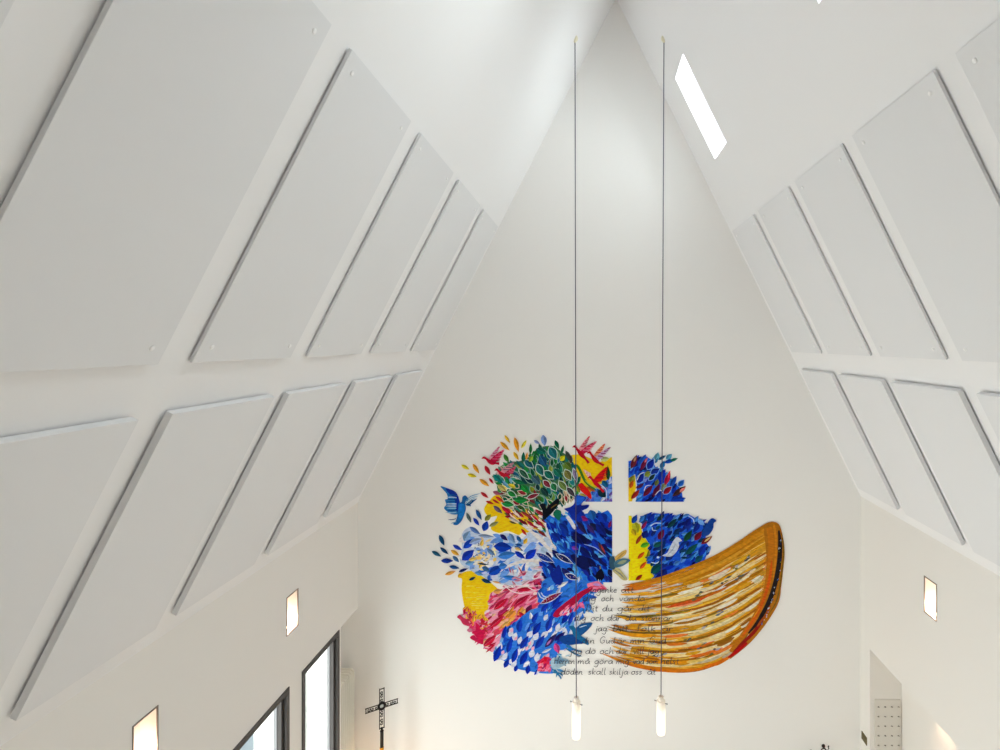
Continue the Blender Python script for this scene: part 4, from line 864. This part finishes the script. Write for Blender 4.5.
F['h'] = (.8, [[(.12, 2), (.1, 0), (.2, .6), (.5, .95), (.65, .7), (.65, 0), (.8, .05)]])
F['i'] = (.35, [[(.15, .95), (.15, .1), (.35, 0)], [(.17, 1.35), (.2, 1.45)]])
F['j'] = (.45, [[(.3, .95), (.28, -.6), (.1, -1), (-.15, -.75)], [(.32, 1.35), (.35, 1.45)]])
F['k'] = (.7, [[(.12, 2), (.12, 0)], [(.6, .95), (.14, .45), (.65, 0)]])
F['l'] = (.35, [[(.15, 2), (.13, .15), (.35, 0)]])
F['m'] = (1.15, [[(.08, .95), (.08, 0), (.15, .6), (.38, .95), (.5, .7), (.5, 0), (.58, .6), (.8, .95), (.95, .7), (.95, .1), (1.1, 0)]])
F['n'] = (.8, [[(.08, .95), (.08, 0), (.18, .6), (.45, .95), (.62, .7), (.62, .1), (.8, 0)]])
F['o'] = (.75, [[(.4, 1), (.08, .7), (.12, .15), (.4, 0), (.68, .35), (.6, .85), (.4, 1), (.75, .9)]])
F['r'] = (.55, [[(.08, .95), (.1, 0), (.15, .6), (.35, .95), (.55, .85)]])
F['s'] = (.55, [[(.5, .85), (.25, 1), (.1, .75), (.45, .35), (.35, .02), (.05, .1)]])
F['t'] = (.5, [[(.25, 1.6), (.22, .15), (.45, 0)], [(.02, 1), (.48, 1.05)]])
F['u'] = (.8, [[(.1, .95), (.1, .2), (.35, 0), (.6, .35), (.66, .95), (.66, .1), (.82, 0)]])
F['v'] = (.65, [[(.05, .95), (.3, 0), (.6, 1)]])
F['ä'] = (.8, F['a'][1]+[[(.3, 1.4), (.34, 1.48)], [(.58, 1.4), (.62, 1.48)]])
F['å'] = (.8, F['a'][1]+[[(.5, 1.35), (.38, 1.5), (.5, 1.65), (.6, 1.5), (.5, 1.35)]])
F['ö'] = (.75, F['o'][1]+[[(.28, 1.4), (.32, 1.48)], [(.55, 1.4), (.6, 1.48)]])
F['D'] = (1.1, [[(.2, 1.9), (.2, 0)], [(.0, 1.85), (.6, 1.85), (1, 1.2), (.9, .4), (.5, 0), (.05, .05)]])
F['G'] = (1.1, [[(.95, 1.7), (.6, 2), (.15, 1.5), (.1, .5), (.5, 0), (.9, .3), (.92, .85), (.55, .85)]])
F['H'] = (1.05, [[(.1, 1.9), (.1, 0)], [(.85, 1.9), (.85, 0)], [(.1, .95), (.85, 1)]])
F['.'] = (.3, [[(.1, .02), (.16, .08)]]); F[','] = (.3, [[(.12, .1), (.05, -.3)]])
lines = [(592, [('ingenke', 590, 617), ('att', 621, 634)]), (600.5, [('dig', 583, 596), ('och', 601, 614), ('vända', 619, 645)]), (610.5, [('Dit', 585.5, 598), ('du', 602, 613), ('går', 617, 634), ('dit', 638, 650)]),
         (620, [('dig', 574, 586), ('och', 590.5, 604), ('där', 607, 621), ('du', 625, 637), ('stannar,', 641, 674)]), (630.5, [('jag.', 595, 609), ('Ditt', 612.5, 628), ('folk', 636, 656), ('är', 662, 673)]),
         (642.5, [('din', 582, 595), ('Gud', 599.5, 615), ('är', 617, 626), ('min', 630, 645), ('Gud', 649, 666)]), (653, [('jag', 570, 582), ('dö', 585, 596), ('och', 599.5, 614), ('där', 616, 628), ('vill', 633, 644), ('jag', 647, 659)]),
         (663, [('Herren', 554, 575), ('må', 577.5, 590), ('göra', 594, 613), ('mig', 616, 629), ('vad', 633, 644), ('som', 646, 658), ('helst', 660.5, 679)]), (673.5, [('döden', 561, 583), ('skall', 588, 606), ('skilja', 609, 628), ('oss', 631, 642), ('åt', 647, 656)])]
p = Paint(); ink = (58, 58, 70)
for base, ws in lines:
    for word, x0, x1 in ws:
        tot = sum(F[ch][0]+.12 for ch in word); sx_ = (x1-x0)/tot; hh = 3.3; x = x0
        for ch in word:
            w_, strokes = F[ch]
            for st in strokes:
                pts = [(x+a*sx_+b*.5, base-b*hh*(.95 if ch.islower() else 1)) for a, b in st]
                if len(pts) > 2: pts = spline(pts, 3, False)
                p.line(pts, .56, ink)
            x += (w_+.12)*sx_
p.build('handwriting', 'nine lines of dark handwritten verse')
# MURAL END

# ------------------------------------------------------------------ light
w = bpy.data.worlds.new('sky'); bpy.context.scene.world = w; w.use_nodes = True
nt = w.node_tree; bg = nt.nodes['Background']
tc = nt.nodes.new('ShaderNodeTexCoord'); sx = nt.nodes.new('ShaderNodeSeparateXYZ'); rp = nt.nodes.new('ShaderNodeValToRGB')
nt.links.new(tc.outputs['Generated'], sx.inputs[0]); nt.links.new(sx.outputs['Z'], rp.inputs[0]); nt.links.new(rp.outputs[0], bg.inputs[0])
rp.color_ramp.elements[0].color = (.92, .97, 1, 1); rp.color_ramp.elements[0].position = 0
rp.color_ramp.elements[1].color = (.62, .80, 1, 1); rp.color_ramp.elements[1].position = 1
bg.inputs[1].default_value = .85

def area(name, loc, rot_dir, sx_, sy_, power, col):
    l = bpy.data.lights.new(name, 'AREA'); l.shape = 'RECTANGLE'; l.size = sx_; l.size_y = sy_; l.energy = power; l.color = col
    o = bpy.data.objects.new(name, l); C.objects.link(o); o.location = loc
    o.rotation_euler = Vector(rot_dir).to_track_quat('-Z', 'Y').to_euler()
    return o
SKYF, SKYA, SKYB, SKYC, WIN1, WIN2, FILLR, REARP = 25, 46, 3, 2, 60, 120, 3, 16
# daylight through the roof windows and the tall left windows; the lamps sit outside the panes
for i, pw, lo, ln in ((0, SKYF, .5, 1.0), (1, SKYA, .2, .45), (2, SKYB, .5, 1.0), (3, SKYC, .5, 1.0)):
    a, b = sky[i]
    area('daylight_roof_%d' % i, ridge+Vector((0, (a+b)/2*D, 0))+vr*(SK0*(1-lo)+SK1*lo)+nr*(TC+.12), -nr, ln*1.2, .6, pw, (.92, .96, 1)).rotation_euler = (Matrix((vr, vr.cross(-nr)*-1, nr)).transposed()).to_euler()
for i, (a, b) in enumerate(win[:5]):
    area('daylight_left_%d' % (0 if i < 2 else 1), P(XL, (a+b)/2, (WIN_TOP+WIN_BOT)/2)+Vector((-TL-.04, 0, 0)), (1, 0, 0), (b-a)*D+.3, (WIN_BOT-WIN_TOP)*U+.1, WIN1 if i < 2 else WIN2, (1, .985, .97)).rotation_euler = (math.pi/2, 0, -math.pi/2)
for a, b in fill_gapsR[:3]:  # added fill lights behind the made-up right openings
    area('fill_right', P(XR+36, (a+b)/2, 425)+Vector((.16, 0, 0)), (-1, 0, 0), (b-a)*D-.26, 100*U, FILLR, (.97, .99, 1)).rotation_euler = (math.pi/2, 0, math.pi/2)
# added fill light at the rear wall, which has no window
area('fill_rear', P(XT, BACK, -60)+Vector((0, .02, 0)), (0, 1, 0), 2.0, 3.4, REARP, (.95, .98, 1)).rotation_euler = (-math.pi/2, 0, 0)
# downlight in the soffit of the right opening
def spot(name, loc, power, col, size, blend=.5):
    l = bpy.data.lights.new(name, 'SPOT'); l.energy = power; l.color = col; l.spot_size = size; l.spot_blend = blend; l.shadow_soft_size = .03
    o = bpy.data.objects.new(name, l); C.objects.link(o); o.location = loc; return o
spot('alcove_downlight', P(291, .845, OPT+2), 34, (1, .66, .42), 1.05, .8)

l = bpy.data.lights.new('chancel_lamp', 'POINT'); l.energy = 13; l.color = (1, .66, .40); l.shadow_soft_size = .1
lo = bpy.data.objects.new('chancel_lamp', l); C.objects.link(lo); lo.location = P(-205, .91, 455)

# ------------------------------------------------------------------ camera
cam = bpy.data.cameras.new('camera'); co = bpy.data.objects.new('camera', cam); C.objects.link(co)
co.location = (0, 0, H); co.rotation_euler = (math.pi/2, 0, 0)
cam.sensor_width = 36; cam.lens = .560*36; cam.shift_x = -.093; cam.shift_y = -.033; cam.clip_start = .01; cam.clip_end = 200
S = bpy.context.scene; S.camera = co
S.view_settings.view_transform = 'Standard'; S.view_settings.look = 'None'; S.view_settings.gamma = 1; S.view_settings.use_curve_mapping = False
S.view_settings.exposure = .38
S.cycles.max_bounces = 12; S.cycles.diffuse_bounces = 10; S.cycles.transparent_max_bounces = 8
S.cycles.use_denoising = True; S.cycles.sample_clamp_indirect = 6
